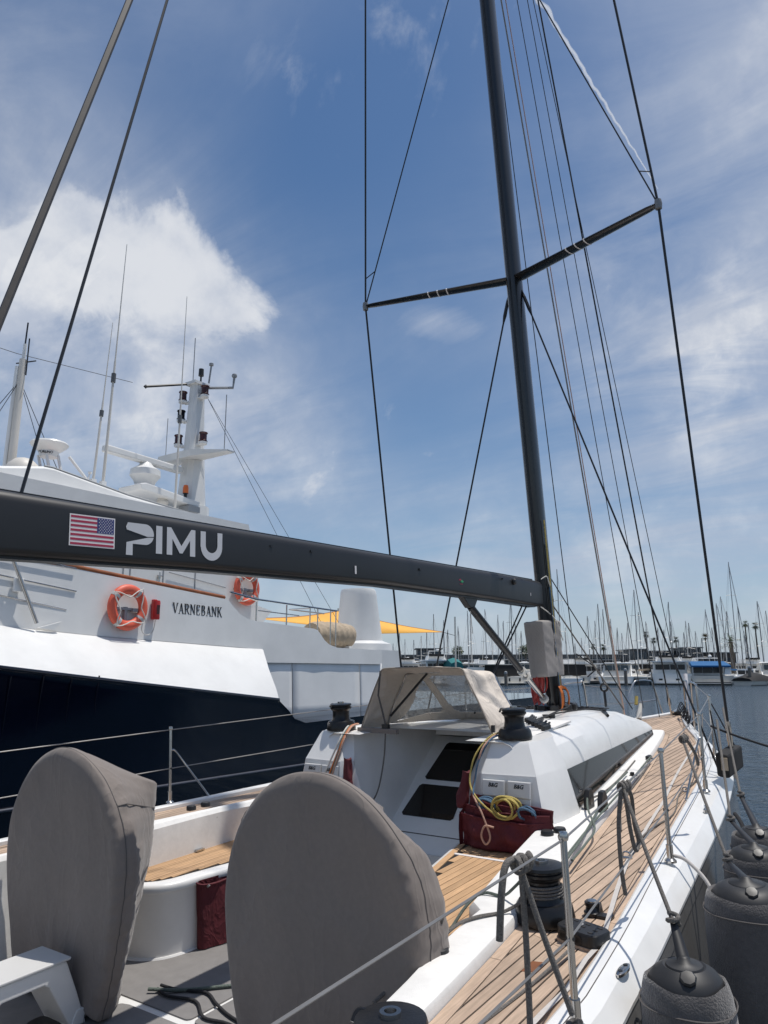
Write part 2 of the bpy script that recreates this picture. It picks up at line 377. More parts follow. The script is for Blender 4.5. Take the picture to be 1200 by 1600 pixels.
def shift(o, d):
    o.location = (o.location[0]+d[0], o.location[1]+d[1], o.location[2]+d[2]); return o
def spline(pts, n=6, closed=False):
    P = [Vector(p) for p in pts]; k = len(P); out = []
    for i in range(k if closed else k-1):
        if closed: a, b, c, d = P[(i-1) % k], P[i], P[(i+1) % k], P[(i+2) % k]
        else: a, b, c, d = P[max(i-1, 0)], P[i], P[i+1], P[min(i+2, k-1)]
        for j in range(n):
            t = j/n
            out.append(.5*((2*b)+(c-a)*t+(2*a-5*b+4*c-d)*t*t+(3*b-a-3*c+d)*t**3))
    if not closed: out.append(P[-1])
    return out
def interp(tab, y):
    if y <= tab[0][0]: return tab[0][1]
    for (a, b), (c, d) in zip(tab, tab[1:]):
        if y <= c: return b+(d-b)*(y-a)/(c-a)
    return tab[-1][1]
def frange(a, b, n): return [a+(b-a)*i/n for i in range(n+1)]
def lerp(a, b, t): return Vector(a).lerp(Vector(b), t)
def text_mesh(s, size, extrude=.001, shear=0., bold=0., space=1.):
    cu = bpy.data.curves.new('lettering', 'FONT'); cu.body = s; cu.size = size; cu.extrude = extrude; cu.shear = shear
    cu.offset = bold; cu.align_x = 'CENTER'; cu.align_y = 'CENTER'; cu.resolution_u = 3; cu.space_character = space
    o = bpy.data.objects.new('lettering', cu); me = bpy.data.meshes.new_from_object(o)
    vs = [v.co.copy() for v in me.vertices]; fs = [tuple(p.vertices) for p in me.polygons]
    bpy.data.objects.remove(o); bpy.data.curves.remove(cu); bpy.data.meshes.remove(me)
    return vs, fs
def put_text(mb, s, size, origin, ex, ey, **k):
    vs, fs = text_mesh(s, size, **k); ex = Vector(ex).normalized(); ey = Vector(ey).normalized(); ez = ex.cross(ey)
    mb.add([Vector(origin)+ex*v.x+ey*v.y+ez*v.z for v in vs], fs)

# ------------------------------------------------------------------ water, far shore and its buildings
FW, RT = Vector((-math.sin(YAW), math.cos(YAW), 0)), Vector((math.cos(YAW), math.sin(YAW), 0))
def at(px, D, z=0.):
    # a point on the far shore: bearing across the harbour, distance ahead, height above the water
    p = Vector((CAM.x, CAM.y, 0)) + FW*D + RT*((px-600)/1198*D); p.z = z; return p
def frame(px, D, z=0., turn=0.): return Matrix.Translation(at(px, D, z)) @ Matrix.Rotation(YAW+turn, 4, 'Z')
HZ = lambda py, D: CAM.z+(1045-py)/1123*D
wm = MB(); wm.add([(-9000, -3000, 0), (9000, -3000, 0), (9000, 14000, 0), (-9000, 14000, 0)], [(0, 1, 2, 3)])
tag(wm.build('water', 'water', recalc=False), kind='structure')
def land():
    m = MB()
    m.loft([[at(-3500, 172, -1), at(-3500, 172, 1.9), at(-3500, 900, 2.4), at(-3500, 2600, 3)], [at(5000, 172, -1), at(5000, 172, 1.9), at(5000, 900, 2.4), at(5000, 2600, 3)]], closed=False, cap=False)
    tag(m.build('ground', 'concrete'), kind='structure')
    p = MB(); p.box((5.0, -7, .30), (4.3, 22, .36)); tag(p.build('pier', 'pierc', bevel=.03), kind='structure')  # pier under the viewpoint, out of view; added for hull shade and reflections
    w = MB(); w.box((0, 0, .35), (320, 3, .35)); o = w.build('floating_dock', 'deckgrey'); o.matrix_world = frame(700, 131)
    tag(o, 'long grey floating dock behind the row of motor yachts', 'dock')
land()
def building(name, label, px0, px1, D, z1, depth, wall, glass, bands, extra=None):
    T = thing(name, label, 'building', (0, 0, 0), frame((px0+px1)/2, D))
    W = (px1-px0)/1198*D; z0 = 1.8
    MB().box((0, depth/2, (z0+z1)/2), (W, depth, z1-z0)).build('wall', wall, T)
    MB().box((0, depth/2, z1+.12), (W+.8, depth+.8, .24)).build('roof', 'bld_grey', T)
    for (a, b) in bands:
        n = max(3, int(W/2.4)); wd = W/n
        for i in range(n):
            MB().box((-W/2+wd*(i+.5), -.02, (a+b)/2), (wd*.88, .10, b-a)).build('window', glass, T)
    if extra: extra(T, W)
    return T
def slabs(T, W):
    for z in (3.1, 4.6): MB().box((0, -.9, z), (W, 1.8, .22)).build('balcony_slab', 'bld_pale', T)
    for i in range(int(W/4.5)): MB().box((-W/2+2+i*4.5, -1.7, 3.2), (.22, .22, 3.0)).build('column', 'bld_pale', T)
building('office_building', 'long low grey office building with pale balcony bands, left of the mast', 596, 800, 178, 5.5, 14, 'bld_grey', 'bld_glass', [(3.4, 4.4), (4.75, 5.3)], slabs)
building('office_building', 'dark upper storey block rising over the left waterfront building', 652, 690, 186, 7.2, 8, 'bld_dark', 'bld_glass', [(5.6, 6.8)])
building('office_building', 'pale low waterfront building seen between mast cover and dark cubic building', 800, 985, 180, 5.6, 14, 'bld_grey', 'bld_glass', [(2.6, 3.7), (4.0, 5.0)], slabs)
building('office_building', 'dark glass cubic building left of the blue awning boat', 993, 1012, 168, 6.6, 12, 'bld_dark', 'bld_glass', [(2.4, 4.0), (4.3, 6.2)])
building('office_building', 'dark low building with flat roof behind the white trawler', 1012, 1082, 172, 6.3, 14, 'bld_dark', 'bld_glass', [(2.5, 3.9), (4.3, 5.9)])
building('office_building', 'darkest taller cube block behind the blue awning boat', 1075.5, 1098, 165, 6.9, 9, 'bld_dark', 'bld_glass', [(3.0, 4.6)])
building('office_building', 'brown low building running right behind the palms', 1099, 1152, 170, 5.9, 12, 'brown', 'bld_dark', [(3.4, 4.9)])
building('shed', 'white flat shed roof at the far right behind masts', 1172, 1260, 185, 3.6, 10, 'bld_pale', 'bld_dark', [(2.2, 3.0)])

def palm(px, D, ztop, kind, label, seed):
    rnd = random.Random(seed); T = thing('palm_tree', label, 'palm tree', (0, 0, 0), frame(px, D), 'palms on the far shore')
    lean = rnd.uniform(-.02, .02)
    crown = {'fan': 1.15, 'date': 2.3, 'dry': 1.5}[kind]; zt = ztop-(crown*.6 if kind != 'date' else 1.9)
    pts = [Vector((lean*z*.6+.04*math.sin(z*.5), 0, z)) for z in frange(1.7, zt, 8)]
    MB().tube(pts, [.24-.11*i/8 for i in range(9)] if kind != 'date' else [.42-.06*i/8 for i in range(9)], 8).build('trunk', 'bark', T, 60)
    m = MB(); top = pts[-1]
    nf = {'fan': 46, 'date': 38, 'dry': 44}[kind]
    for i in range(nf):
        az = rnd.uniform(0, 6.283); el = {'fan': rnd.uniform(-1.0, 1.25), 'dry': rnd.uniform(-.5, 1.2), 'date': rnd.uniform(-.35, 1.2)}[kind]
        Lf = crown*rnd.uniform(.75, 1.15)
        d = Vector((math.cos(az)*math.cos(el), math.sin(az)*math.cos(el), math.sin(el)))
        side = d.cross(Vector((0, 0, 1))).normalized()
        droop = {'fan': .35, 'date': .38, 'dry': .25}[kind]
        P = [top+d*Lf*t-Vector((0, 0, droop*Lf*t*t)) for t in (0, .3, .6, .85, 1)]
        if kind == 'date':
            for k in range(9):
                t = .2+.8*k/9; j = min(3, int(t*4)); p = P[j].lerp(P[j+1], .5)
                for s in (-1, 1):
                    e = p+side*s*.42*(1.1-t*.5)+d*.25-Vector((0, 0, .18)); m.add([p, p+d*.07, e], [(0, 1, 2)])
            m.loft([[p-side*.04, p+side*.04] for p in P], closed=False, cap=False)
        else:
            stem = P[1]
            for k in range(7):
                a = (k-3)/3*1.0; e = stem+(d*math.cos(a)+side*math.sin(a))*Lf*.68-Vector((0, 0, droop*Lf*.5*rnd.uniform(.4, 1.2)))
                w = side*.05; m.add([stem-w, stem+w, e], [(0, 1, 2)])
            m.add([top-side*.02, top+side*.02, stem], [(0, 1, 2)])
    m.build('crown', 'frond' if kind != 'dry' else 'frond_dry', T)
for i, (px, D, py, kind, lab) in enumerate([
        (929, 186, 1008, 'fan', 'palm left of the pair above the white express cruiser'), (945, 188, 1009, 'fan', 'palm right of the pair above the white express cruiser'),
        (1013, 180, 990, 'fan', 'taller fan palm rising over the dark cubic building'), (1024, 176, 999, 'fan', 'shorter fan palm beside the dark cubic building'),
        (1060, 182, 998, 'fan', 'fan palm behind the trawler roof with windswept crown'), (1107, 180, 994, 'dry', 'pale dry crowned palm standing alone above the brown roof'),
        (1146, 140, 990, 'date', 'broad feathery date palm, the lowest and widest crown'), (1171, 160, 974, 'fan', 'tall slim palm, left one of the two at far right'), (1187, 162, 977, 'fan', 'tall slim palm, right one of the two at far right')]):
    palm(px, D, HZ(py, D), kind, lab, i+3)
def bush(px, D, ztop, w, label, seed, trunk=True):
    rnd = random.Random(seed); T = thing('tree', label, 'tree', (0, 0, 0), frame(px, D))
    MB().tube([(0, 0, 1.7), (.1, 0, ztop-w)], [.22, .12], 7).build('trunk', 'bark', T)
    m = MB()
    for i in range(420):
        v = Vector((rnd.gauss(0, 1), rnd.gauss(0, 1), rnd.gauss(0, 1))); v.normalize(); v *= w*rnd.uniform(.35, 1.0)*(1+.25*noise.noise(v*1.7))
        c = Vector((0, 0, ztop-w*.85))+Vector((v.x, v.y, v.z*.85)); a = Vector((rnd.uniform(-1, 1), rnd.uniform(-1, 1), rnd.uniform(-1, 1))).normalized(); b = a.orthogonal().normalized()
        s = rnd.uniform(.15, .32); m.add([c-a*s, c+b*s*.6, c+a*s, c-b*s*.6], [(0, 1, 2, 3)])
    m.build('crown', 'leaf', T)
bush(716, 181, HZ(1011, 181), 1.5, 'small round tree standing on the left waterfront terrace', 1)
bush(822, 176, HZ(1009, 176), 1.8, 'bushy green tree just left of the mast cover', 2)
bush(1136, 150, HZ(1044, 150), 1.3, 'low dark bush beneath the broad date palm', 3); bush(1180, 150, HZ(1036, 150), 1.9, 'dark green bush below the two slim palms', 4)

# ------------------------------------------------------------------ boats across the harbour
def hull_rings(L, W, H, flare=.12, n=9, rake=.8):
    rings = []
    for i in range(n):
        t = i/(n-1); y = L*t; b = W/2*(1-max(0, (t-.45)/.55)**2.2*.97); h = H*(1+.28*t*t)
        rings.append([(-b, y+rake*.0, h), (-b*(1-flare), y-rake*max(0, t-.6), .12), (-b*.55, y-rake*max(0, t-.6), -.3), (b*.55, y-rake*max(0, t-.6), -.3), (b*(1-flare), y-rake*max(0, t-.6), .12), (b, y, h)])
    return rings
def rbox(m, c, d, inset=.0, dz=0):
    x, y, z = c; a, b, h = d[0]/2, d[1]/2, d[2]
    m.loft([[(x-a, y-b, z), (x+a, y-b, z), (x+a, y+b, z), (x-a, y+b, z)], [(x-a+inset, y-b+inset, z+h), (x+a-inset, y-b+inset, z+h), (x+a-inset, y+b-inset*2, z+h), (x-a+inset, y+b-inset*2, z+h)]])
def windows(T, par, W, y, z0, z1, n, mat_='fardark', gap=.12):
    w = (W-gap)/n
    for i in range(n): MB().box((-W/2+gap/2+w*(i+.5), y, (z0+z1)/2), (w-gap, .06, z1-z0)).build('window', mat_, par)
def motor(px, D, W, L, label, turn=0., hull='farwhite', H=1.35, style='trawler', top=4.2):
    T = thing('motor_yacht', label, 'motor yacht', (0, 0, 0), frame(px, D, 0, turn), 'motor yachts along the far dock')
    MB().loft(hull_rings(L, W, H)).build('hull', hull, T, 30)
    MB().box((0, -.06, .12), (W*.86, .10, .22)).build('boot_stripe', 'fardark', T)
    MB().box((0, -.35, .28), (W*.8, .7, .10)).build('swim_platform', 'farcream', T)
    if style == 'trawler':
        m = MB(); rbox(m, (0, L*.42, H), (W*.86, L*.52, 1.75), .05); c = m.build('cabin', 'farwhite', T)
        windows(T, c, W*.78, L*.16-.03, H+.62, H+1.42, 4)
        for sg in (-1, 1):
            for k in range(5): MB().box((sg*W*.425, L*(.22+.09*k), H+1.05), (.06, L*.075, .75)).build('window', 'fardark', c)
        MB().box((0, L*.36, H+1.86), (W*.98, L*.70, .16)).build('roof', 'farwhite', T)
        for sg in (-1, 1): MB().tube([(sg*W*.44, L*.04, H), (sg*W*.44, L*.04, H+1.8)], .05, 6).build('roof_post', 'farwhite', T)
        m = MB(); rbox(m, (0, L*.45, H+1.94), (W*.62, L*.26, .75), .12); f = m.build('flybridge', 'farwhite', T); MB().box((0, L*.31, H+2.75), (W*.50, .8, .35)).build('flybridge_cover', 'farblack', f)
        m = MB(); m.tube([(-W*.32, L*.3, H+1.9), (-W*.26, L*.34, top-.3), (W*.26, L*.34, top-.3), (W*.32, L*.3, H+1.9)], .07, 6); m.build('radar_arch', 'farwhite', T)
        MB().lathe([(.30, 0), (.34, .12), (.26, .26), (0, .30)], (.2, L*.34, top-.25), 12).build('radar_dome', 'farwhite', T, 50)
        for k in range(2): MB().box((-W*.28+k*W*.42, -.04, .85), (.55, .04, .25)).build('hatch', 'fardark', T)
    elif style == 'cruiser':
        m = MB(); rbox(m, (0, L*.50, H), (W*.82, L*.50, 1.15), .22); c = m.build('cabin', 'farwhite', T)
        for sg in (-1, 1): MB().box((sg*W*.385, L*.5, H+.62), (.08, L*.32, .42)).build('window', 'fardark', c)
        m = MB(); m.loft([[(-W*.40, L*.12, H), (W*.40, L*.12, H), (W*.40, L*.55, H+.2), (-W*.40, L*.55, H+.2)], [(-W*.36, L*.20, H+2.0), (W*.36, L*.20, H+2.0), (W*.34, L*.46, H+2.0), (-W*.34, L*.46, H+2.0)]]); e = m.build('cockpit_enclosure', 'farcream', T)
        windows(T, e, W*.70, L*.145, H+.95, H+1.75, 3, 'bld_glass')
        MB().box((0, L*.34, H+2.06), (W*.80, L*.36, .14)).build('hardtop', 'farwhite', T)
        m = MB(); m.tube([(-W*.42, L*.10, H), (-W*.38, L*.28, H+2.1), (W*.38, L*.28, H+2.1), (W*.42, L*.10, H)], .10, 6); m.build('radar_arch', 'farwhite', T)
        MB().box((0, L*.3, H+2.25), (.9, .5, .2)).build('radar_bar', 'farwhite', T)
        MB().box((0, -.03, H*.75), (W*.62, .05, H*.42)).build('transom_door', 'farcream', T)
    elif style == 'canvas':
        m = MB(); rbox(m, (0, L*.5, H), (W*.84, L*.45, 1.5), .08); c = m.build('cabin', 'farwhite', T)
        m = MB(); rbox(m, (0, L*.20, H+.1), (W*.84, L*.26, 1.75), .08); m.build('cockpit_canvas', 'farblack', T)
        MB().box((0, L*.30, H+1.92), (W*.92, L*.46, .12)).build('roof', 'farcream', T)
        m = MB()
        for i in range(6): m.tube([(-W*.4+W*.16*i, L*.10, H+1.95), (-W*.4+W*.16*i, L*.10, H+2.7)], .03, 5)
        m.tube([(-W*.4, L*.10, H+2.7), (W*.4, L*.10, H+2.7)], .03, 5); m.build('flybridge_rail', 'mastalu', T)
        m = MB(); rbox(m, (0, L*.42, H+1.98), (W*.60, L*.2, .65), .1); m.build('flybridge', 'farwhite', T)
        for k in range(2): MB().box((-W*.1+k*W*.36, -.04, .8), (.28, .04, .5)).build('hatch', 'fardark', T)
    elif style == 'awning':
        m = MB(); rbox(m, (0, L*.52, H), (W*.84, L*.42, 1.8), .08); c = m.build('cabin', 'farwhite', T)
        windows(T, c, W*.76, L*.31-.03, H+.4, H+1.5, 3)
        m = MB(); m.loft([[(-W*.46, .1, H+1.55), (W*.46, .1, H+1.55), (W*.47, .1, H+1.30), (-W*.47, .1, H+1.30)], [(-W*.42, L*.34, H+2.25), (W*.42, L*.34, H+2.25), (W*.46, L*.34, H+1.9), (-W*.46, L*.34, H+1.9)]]); m.build('blue_awning', 'farblue', T)
        for sg in (-1, 1):
            MB().tube([(sg*W*.44, .15, H), (sg*W*.44, .15, H+1.4)], .05, 6).build('awning_post', 'farwhite', T)
        m = MB(); m.loft([[(W*.30, .3, H+.2), (W*.46, .3, H+.2), (W*.46, 1.6, H+.2), (W*.30, 1.6, H+.2)], [(W*.34, .6, H+1.5), (W*.45, .6, H+1.5), (W*.45, 1.4, H+1.5), (W*.34, 1.4, H+1.5)]]); m.build('side_screen', 'farwhite', T)
        m = MB(); m.tube([(-W*.36, L*.40, H+1.9), (-W*.30, L*.42, H+2.75), (W*.30, L*.42, H+2.75), (W*.36, L*.40, H+1.9)], .06, 6); m.tube([(-W*.2, L*.42, H+1.9), (-W*.2, L*.42, H+2.75)], .05, 6); m.build('flybridge_frame', 'farwhite', T)
        MB().lathe([(.25, 0), (.28, .15), (.15, .32), (0, .35)], (W*.12, L*.42, H+2.95), 12).build('radar_dome', 'farwhite', T, 50)
        m = MB(); m.tube(spline([(-W*.25, -.05, .85), (0, -.05, .98), (W*.25, -.05, .85)]), .05, 5); m.build('stern_lettering_band', 'farcream', T)
        MB().box((0, -.04, .42), (W*.84, .05, .10)).build('rub_rail', 'fardark', T)
    return T
motor(897, 124, 5.6, 12, 'white motor yacht with black canvas cockpit right beside the mast', .10, 'farcream', 1.35, 'canvas')
motor(961, 121, 5.4, 13, 'white express cruiser with cream enclosure and radar arch', -.42, 'farwhite', 1.3, 'cruiser')
motor(1049, 121, 6.0, 14, 'white trawler yacht with long flat roof and dark flybridge cover', -.28, 'farwhite', 1.75, 'trawler', 4.7)
motor(1112, 119, 6.2, 13, 'motor yacht with bright blue cockpit awning', -.25, 'farcream', 1.45, 'awning')
motor(800, 122, 6.0, 12, 'motor yacht with dark flat hardtop just left of the mast', .55, 'farcream', 1.25, 'canvas')
motor(742, 140, 5.0, 12, 'white motor yacht behind the sprayhood right corner', .3, 'farwhite', 1.4, 'cruiser')
motor(688, 120, 4.6, 11, 'white motor yacht whose round radar dome shows over the sprayhood', .1, 'farwhite', 1.9, 'trawler', 5.6)
motor(640, 138, 5.0, 12, 'white motor yacht behind the sprayhood left corner', .1, 'farwhite', 1.6, 'trawler', 4.6)
motor(1215, 124, 4.8, 11, 'white motor yacht cut by the right edge of the photo', -.2, 'farwhite', 1.4, 'cruiser')
motor(860, 140, 4.0, 10, 'small white cruiser half hidden behind the mast', .3, 'farwhite', 1.2, 'cruiser')
for px, D, W, L, lab, tn, hl, H, st, tp in (
        (924, 134, 4.6, 11, 'white flybridge boat half hidden left of the express cruiser', .2, 'farwhite', 1.5, 'trawler', 4.6),
        (988, 138, 4.4, 11, 'white boat seen over the grey inflatable dinghy', -.1, 'farwhite', 1.4, 'cruiser', 4),
        (1016, 142, 4.6, 12, 'white hardtop boat between the dinghy and the trawler', .1, 'farcream', 1.5, 'canvas', 4),
        (1083, 136, 4.2, 11, 'white boat showing between the trawler and the blue awning boat', -.2, 'farwhite', 1.8, 'trawler', 4.8),
        (1136, 140, 4.4, 10, 'white cabin boat right behind the blue awning boat', -.3, 'farwhite', 1.5, 'cruiser', 4),
        (1190, 138, 4.6, 12, 'white boat behind the far right pilings', -.1, 'farwhite', 1.6, 'trawler', 4.6),
        (770, 142, 4.8, 12, 'white trawler left of the vang strut', .2, 'farwhite', 1.6, 'trawler', 4.7),
        (828, 138, 4.6, 11, 'white boat directly behind the mast cover', .1, 'farwhite', 1.5, 'cruiser', 4),
        (664, 144, 4.6, 12, 'white boat between the two shrouds over the sprayhood', .1, 'farwhite', 1.8, 'cruiser', 4),
        (616, 148, 4.6, 12, 'white boat at far left over the sprayhood corner', .1, 'farwhite', 1.7, 'canvas', 4)):
    motor(px, D, W, L, lab, tn, hl, H, st, tp)
T = thing('tarp_covered_boat', 'boat under a low black tarpaulin left of the far right piling', 'covered boat', (0, 0, 0), frame(1158, 116, 0, -.9))
MB().loft(hull_rings(8, 3.0, .8)).build('hull', 'farcream', T, 30)
MB().loft([[(-1.6, y, .7), (-1.2, y, .9+.7*h), (0, y, 1.0+1.1*h), (1.2, y, .9+.7*h), (1.6, y, .7)] for y, h in ((-.2, .2), (1.5, .6), (3, .9), (5, .8), (7.4, .3))], closed=False).build('tarpaulin', 'farblack', T, 50)
T = thing('motor_yacht', 'small white sedan cruiser beside the far right piling', 'motor yacht', (0, 0, 0), frame(1163, 124, 0, -.5), 'motor yachts along the far dock')
MB().loft(hull_rings(9, 3.4, 1.3)).build('hull', 'farwhite', T, 30); m = MB(); rbox(m, (0, 4.2, 1.3), (2.8, 4, 1.2), .2); c = m.build('cabin', 'farwhite', T); windows(T, c, 2.5, 2.24, 1.6, 2.25, 2)
T = thing('dinghy', 'grey inflatable dinghy lying beside the white express cruiser', 'dinghy', (0, 0, 0), frame(1000, 122, 1.15, .9))
MB().tube(spline([(-.8, -1.4, 0), (-.8, .8, .05), (0, 1.9, .2), (.8, .8, .05), (.8, -1.4, 0)]), .28, 8).build('tube', 'farcream', T, 60); MB().box((0, -.2, -.05), (1.4, 2.6, .1)).build('floor', 'bld_grey', T); MB().box((0, -.2, -.7), (1.0, 2.0, 1.2)).build('cradle', 'bld_grey', T)
T = thing('teal_cover_boat', 'small boat under a teal cover right of the white radar dome', 'covered boat', (0, 0, 0), frame(714, 118, 0, .2))
MB().loft(hull_rings(6.5, 2.6, 1.7)).build('hull', 'farwhite', T, 30); MB().loft([[(-1.3, y, 1.65), (-.9, y, 2.3+h), (0, y, 2.6+h), (.9, y, 2.3+h), (1.3, y, 1.65)] for y, h in ((0, 1.0), (2, 1.6), (4, 1.2), (6, .2))], closed=False).build('teal_cover', 'farteal', T, 50)
for px, py, D in ((977, 1044, 118), (1171, 1040, 116), (790, 1048, 118), (1062, 1052, 126), (1196, 1046, 128)):
    m = MB(); m.lathe([(.26, -1), (.25, HZ(py, D)-.35), (.20, HZ(py, D)-.1), (0, HZ(py, D))], (0, 0, 0), 12)
    T = thing('piling', {977: 'grey dock piling standing against the express cruiser', 1171: 'thick grey piling with pointed cap near the right edge', 790: 'grey piling left of the mast below the vang', 1062: 'grey piling behind the trawler stern quarter', 1196: 'grey piling at the very right edge of the dock'}[px], 'piling', (0, 0, 0), frame(px, D)); m.build('post', 'weed', T, 50)
    MB().lathe([(.27, HZ(py, D)-.38), (.24, HZ(py, D)-.1), (0, HZ(py, D)+.02)], (0, 0, 0), 12).build('cap', 'bld_pale', T)

# sailboats of the marina: every mast stands on its own hull
def sailboat(px, D, py, proto={}):
    zt = HZ(py, D); rnd = random.Random(int(px*7+D)); turn = rnd.choice((0, 3.14))+rnd.uniform(-.12, .12)
    T = thing('moored_sailboat', 'white sailboat with bare mast in the marina across the water', 'sailboat', (0, 0, 0), frame(px, D, 0, turn), 'sailboats in the far marina')
    L = max(7, min(14, zt*.72)); W = L*.30; y0 = -L*.55
    h = MB(); h.loft([[(x, y+y0, z) for x, y, z in r] for r in hull_rings(L, W, 1.05)]); h.build('hull', rnd.choice(('farwhite', 'farwhite', 'farcream', 'bld_glass')), T, 30)
    m = MB(); rbox(m, (0, y0+L*.5, 1.1), (W*.6, L*.36, .45), .12); m.build('cabin', 'farwhite', T)
    dark = rnd.random() < .4; r = .085+.02*rnd.random(); lean = rnd.uniform(-.012, .012)
    MB().tube([(0, 0, 1.0), (lean*zt, 0, zt)], [r, r*.7], 6).build('mast', 'mastdark' if dark else 'mastalu', T, 60)
    MB().tube([(0, 0, 2.3), (0, -L*.34, 2.4)], .16, 6).build('sail_cover', rnd.choice(('farblue', 'tan', 'farcream', 'farblack', 'farblack')), T, 60)
    for k in ((.45, .72) if zt > 14 else (.56,)):
        z = zt*k; MB().tube([(-.9, -.1, z), (0, 0, z+.06), (.9, -.1, z)], .03, 4).build('spreader', 'mastalu', T)
    m = MB(); m.tube([(0, y0+L*.98, 1.3), (0, .06, zt*.97)], .045 if rnd.random() < .5 else .018, 4); m.build('forestay', 'farcream' if rnd.random() < .3 else 'mastdark', T)
    m = MB(); m.tube([(0, y0+.1, 1.1), (lean*zt, -.05, zt)], .016, 3)
    for sg in (-1, 1): m.tube([(sg*W*.46, -.2, 1.05), (sg*.9, -.1, zt*.56), (0, 0, zt*.95)], .014, 3)
    m.build('shrouds', 'mastdark', T)
    if zt > 12 and rnd.random() < .4: MB().lathe([(.2, 0), (.22, .1), (.1, .2), (0, .22)], (0, .25, zt*.5), 8).build('radar_dome', 'farwhite', T)
    return T
BOATS = [(878, 128, 898), (886, 150, 985), (911, 150, 1000), (923, 140, 968), (934, 146, 975), (940, 135, 950), (947, 143, 958), (958, 148, 972), (968, 155, 985), (975, 150, 993), (985, 152, 978),
                  (998, 130, 929), (1004, 138, 962), (1015, 146, 976), (1032, 150, 985), (1041, 152, 988), (1051, 132, 947), (1054, 145, 976), (1073, 150, 992), (1077, 143, 975), (1082, 148, 978), (1092, 152, 990),
                  (1110, 136, 958), (1118, 150, 985), (1129, 138, 949), (1137, 134, 939), (1144, 142, 961), (1154, 128, 887), (1162, 140, 953), (1176, 150, 978), (1195, 134, 946), (1206, 140, 960),
                  (603, 140, 1006), (614, 152, 1008), (624, 140, 990), (633, 150, 1002), (647, 146, 1003), (658, 152, 997), (668, 150, 990), (679, 135, 965), (694, 138, 974), (700, 142, 988), (717, 145, 983), (733, 138, 960), (737, 146, 965),
                  (761, 136, 958), (770, 150, 985), (780, 142, 966), (788, 150, 975), (801, 132, 943), (808, 146, 978), (816, 150, 990), (832, 144, 990), (850, 150, 1000), (868, 146, 991), (900, 152, 1008), (1023, 155, 1000), (1064, 155, 1002), (1100, 155, 1000), (1168, 152, 990)]
ZONES = [(640, 'over the left end of the sprayhood'), (690, 'over the middle of the sprayhood'), (750, 'over the right end of the sprayhood'), (812, 'between sprayhood and mast cover'), (882, 'right behind the black mast'), (930, 'beside the mast, left of the low palm pair'),
         (972, 'behind the white express cruiser'), (1012, 'behind the grey inflatable dinghy'), (1085, 'behind the white trawler yacht'), (1125, 'behind the blue awning boat'), (1160, 'around the broad date palm'), (9999, 'at the far right by the slim palms')]
RANK = ['tallest', 'second tallest', 'third tallest', 'fourth tallest', 'fifth tallest', 'sixth tallest', 'seventh tallest', 'eighth tallest', 'ninth tallest', 'tenth tallest', 'eleventh tallest', 'twelfth tallest']
for px, D, py in BOATS:
    zone = next(k for k, (lim, _) in enumerate(ZONES) if px < lim)
    same = sorted(b[2]+b[0]*1e-5 for b in BOATS if next(k for k, (lim, _) in enumerate(ZONES) if b[0] < lim) == zone)
    o = sailboat(px, D, py); o['label'] = 'moored sailboat with the '+RANK[same.index(py+px*1e-5)]+' mast '+ZONES[zone][1]
# white skiff at the right edge
T = thing('skiff', 'white skiff with black outboard cut by the right edge of the photo', 'skiff', (0, 0, 0), Matrix.Translation((1.1, 17.2, .05)) @ Matrix.Rotation(-2.2, 4, 'Z'))
MB().loft(hull_rings(3.6, 1.5, .55, n=8)).build('hull', 'farwhite', T, 30); MB().box((0, 1.6, .5), (1.2, .35, .06)).build('seat', 'farcream', T)
MB().loft([[(-.16, -.35, .45), (.16, -.35, .45), (.16, .02, .45), (-.16, .02, .45)], [(-.14, -.32, .95), (.14, -.32, .95), (.13, .0, .95), (-.13, .0, .95)]]).build('outboard', 'farblack', T, bevel=.04)

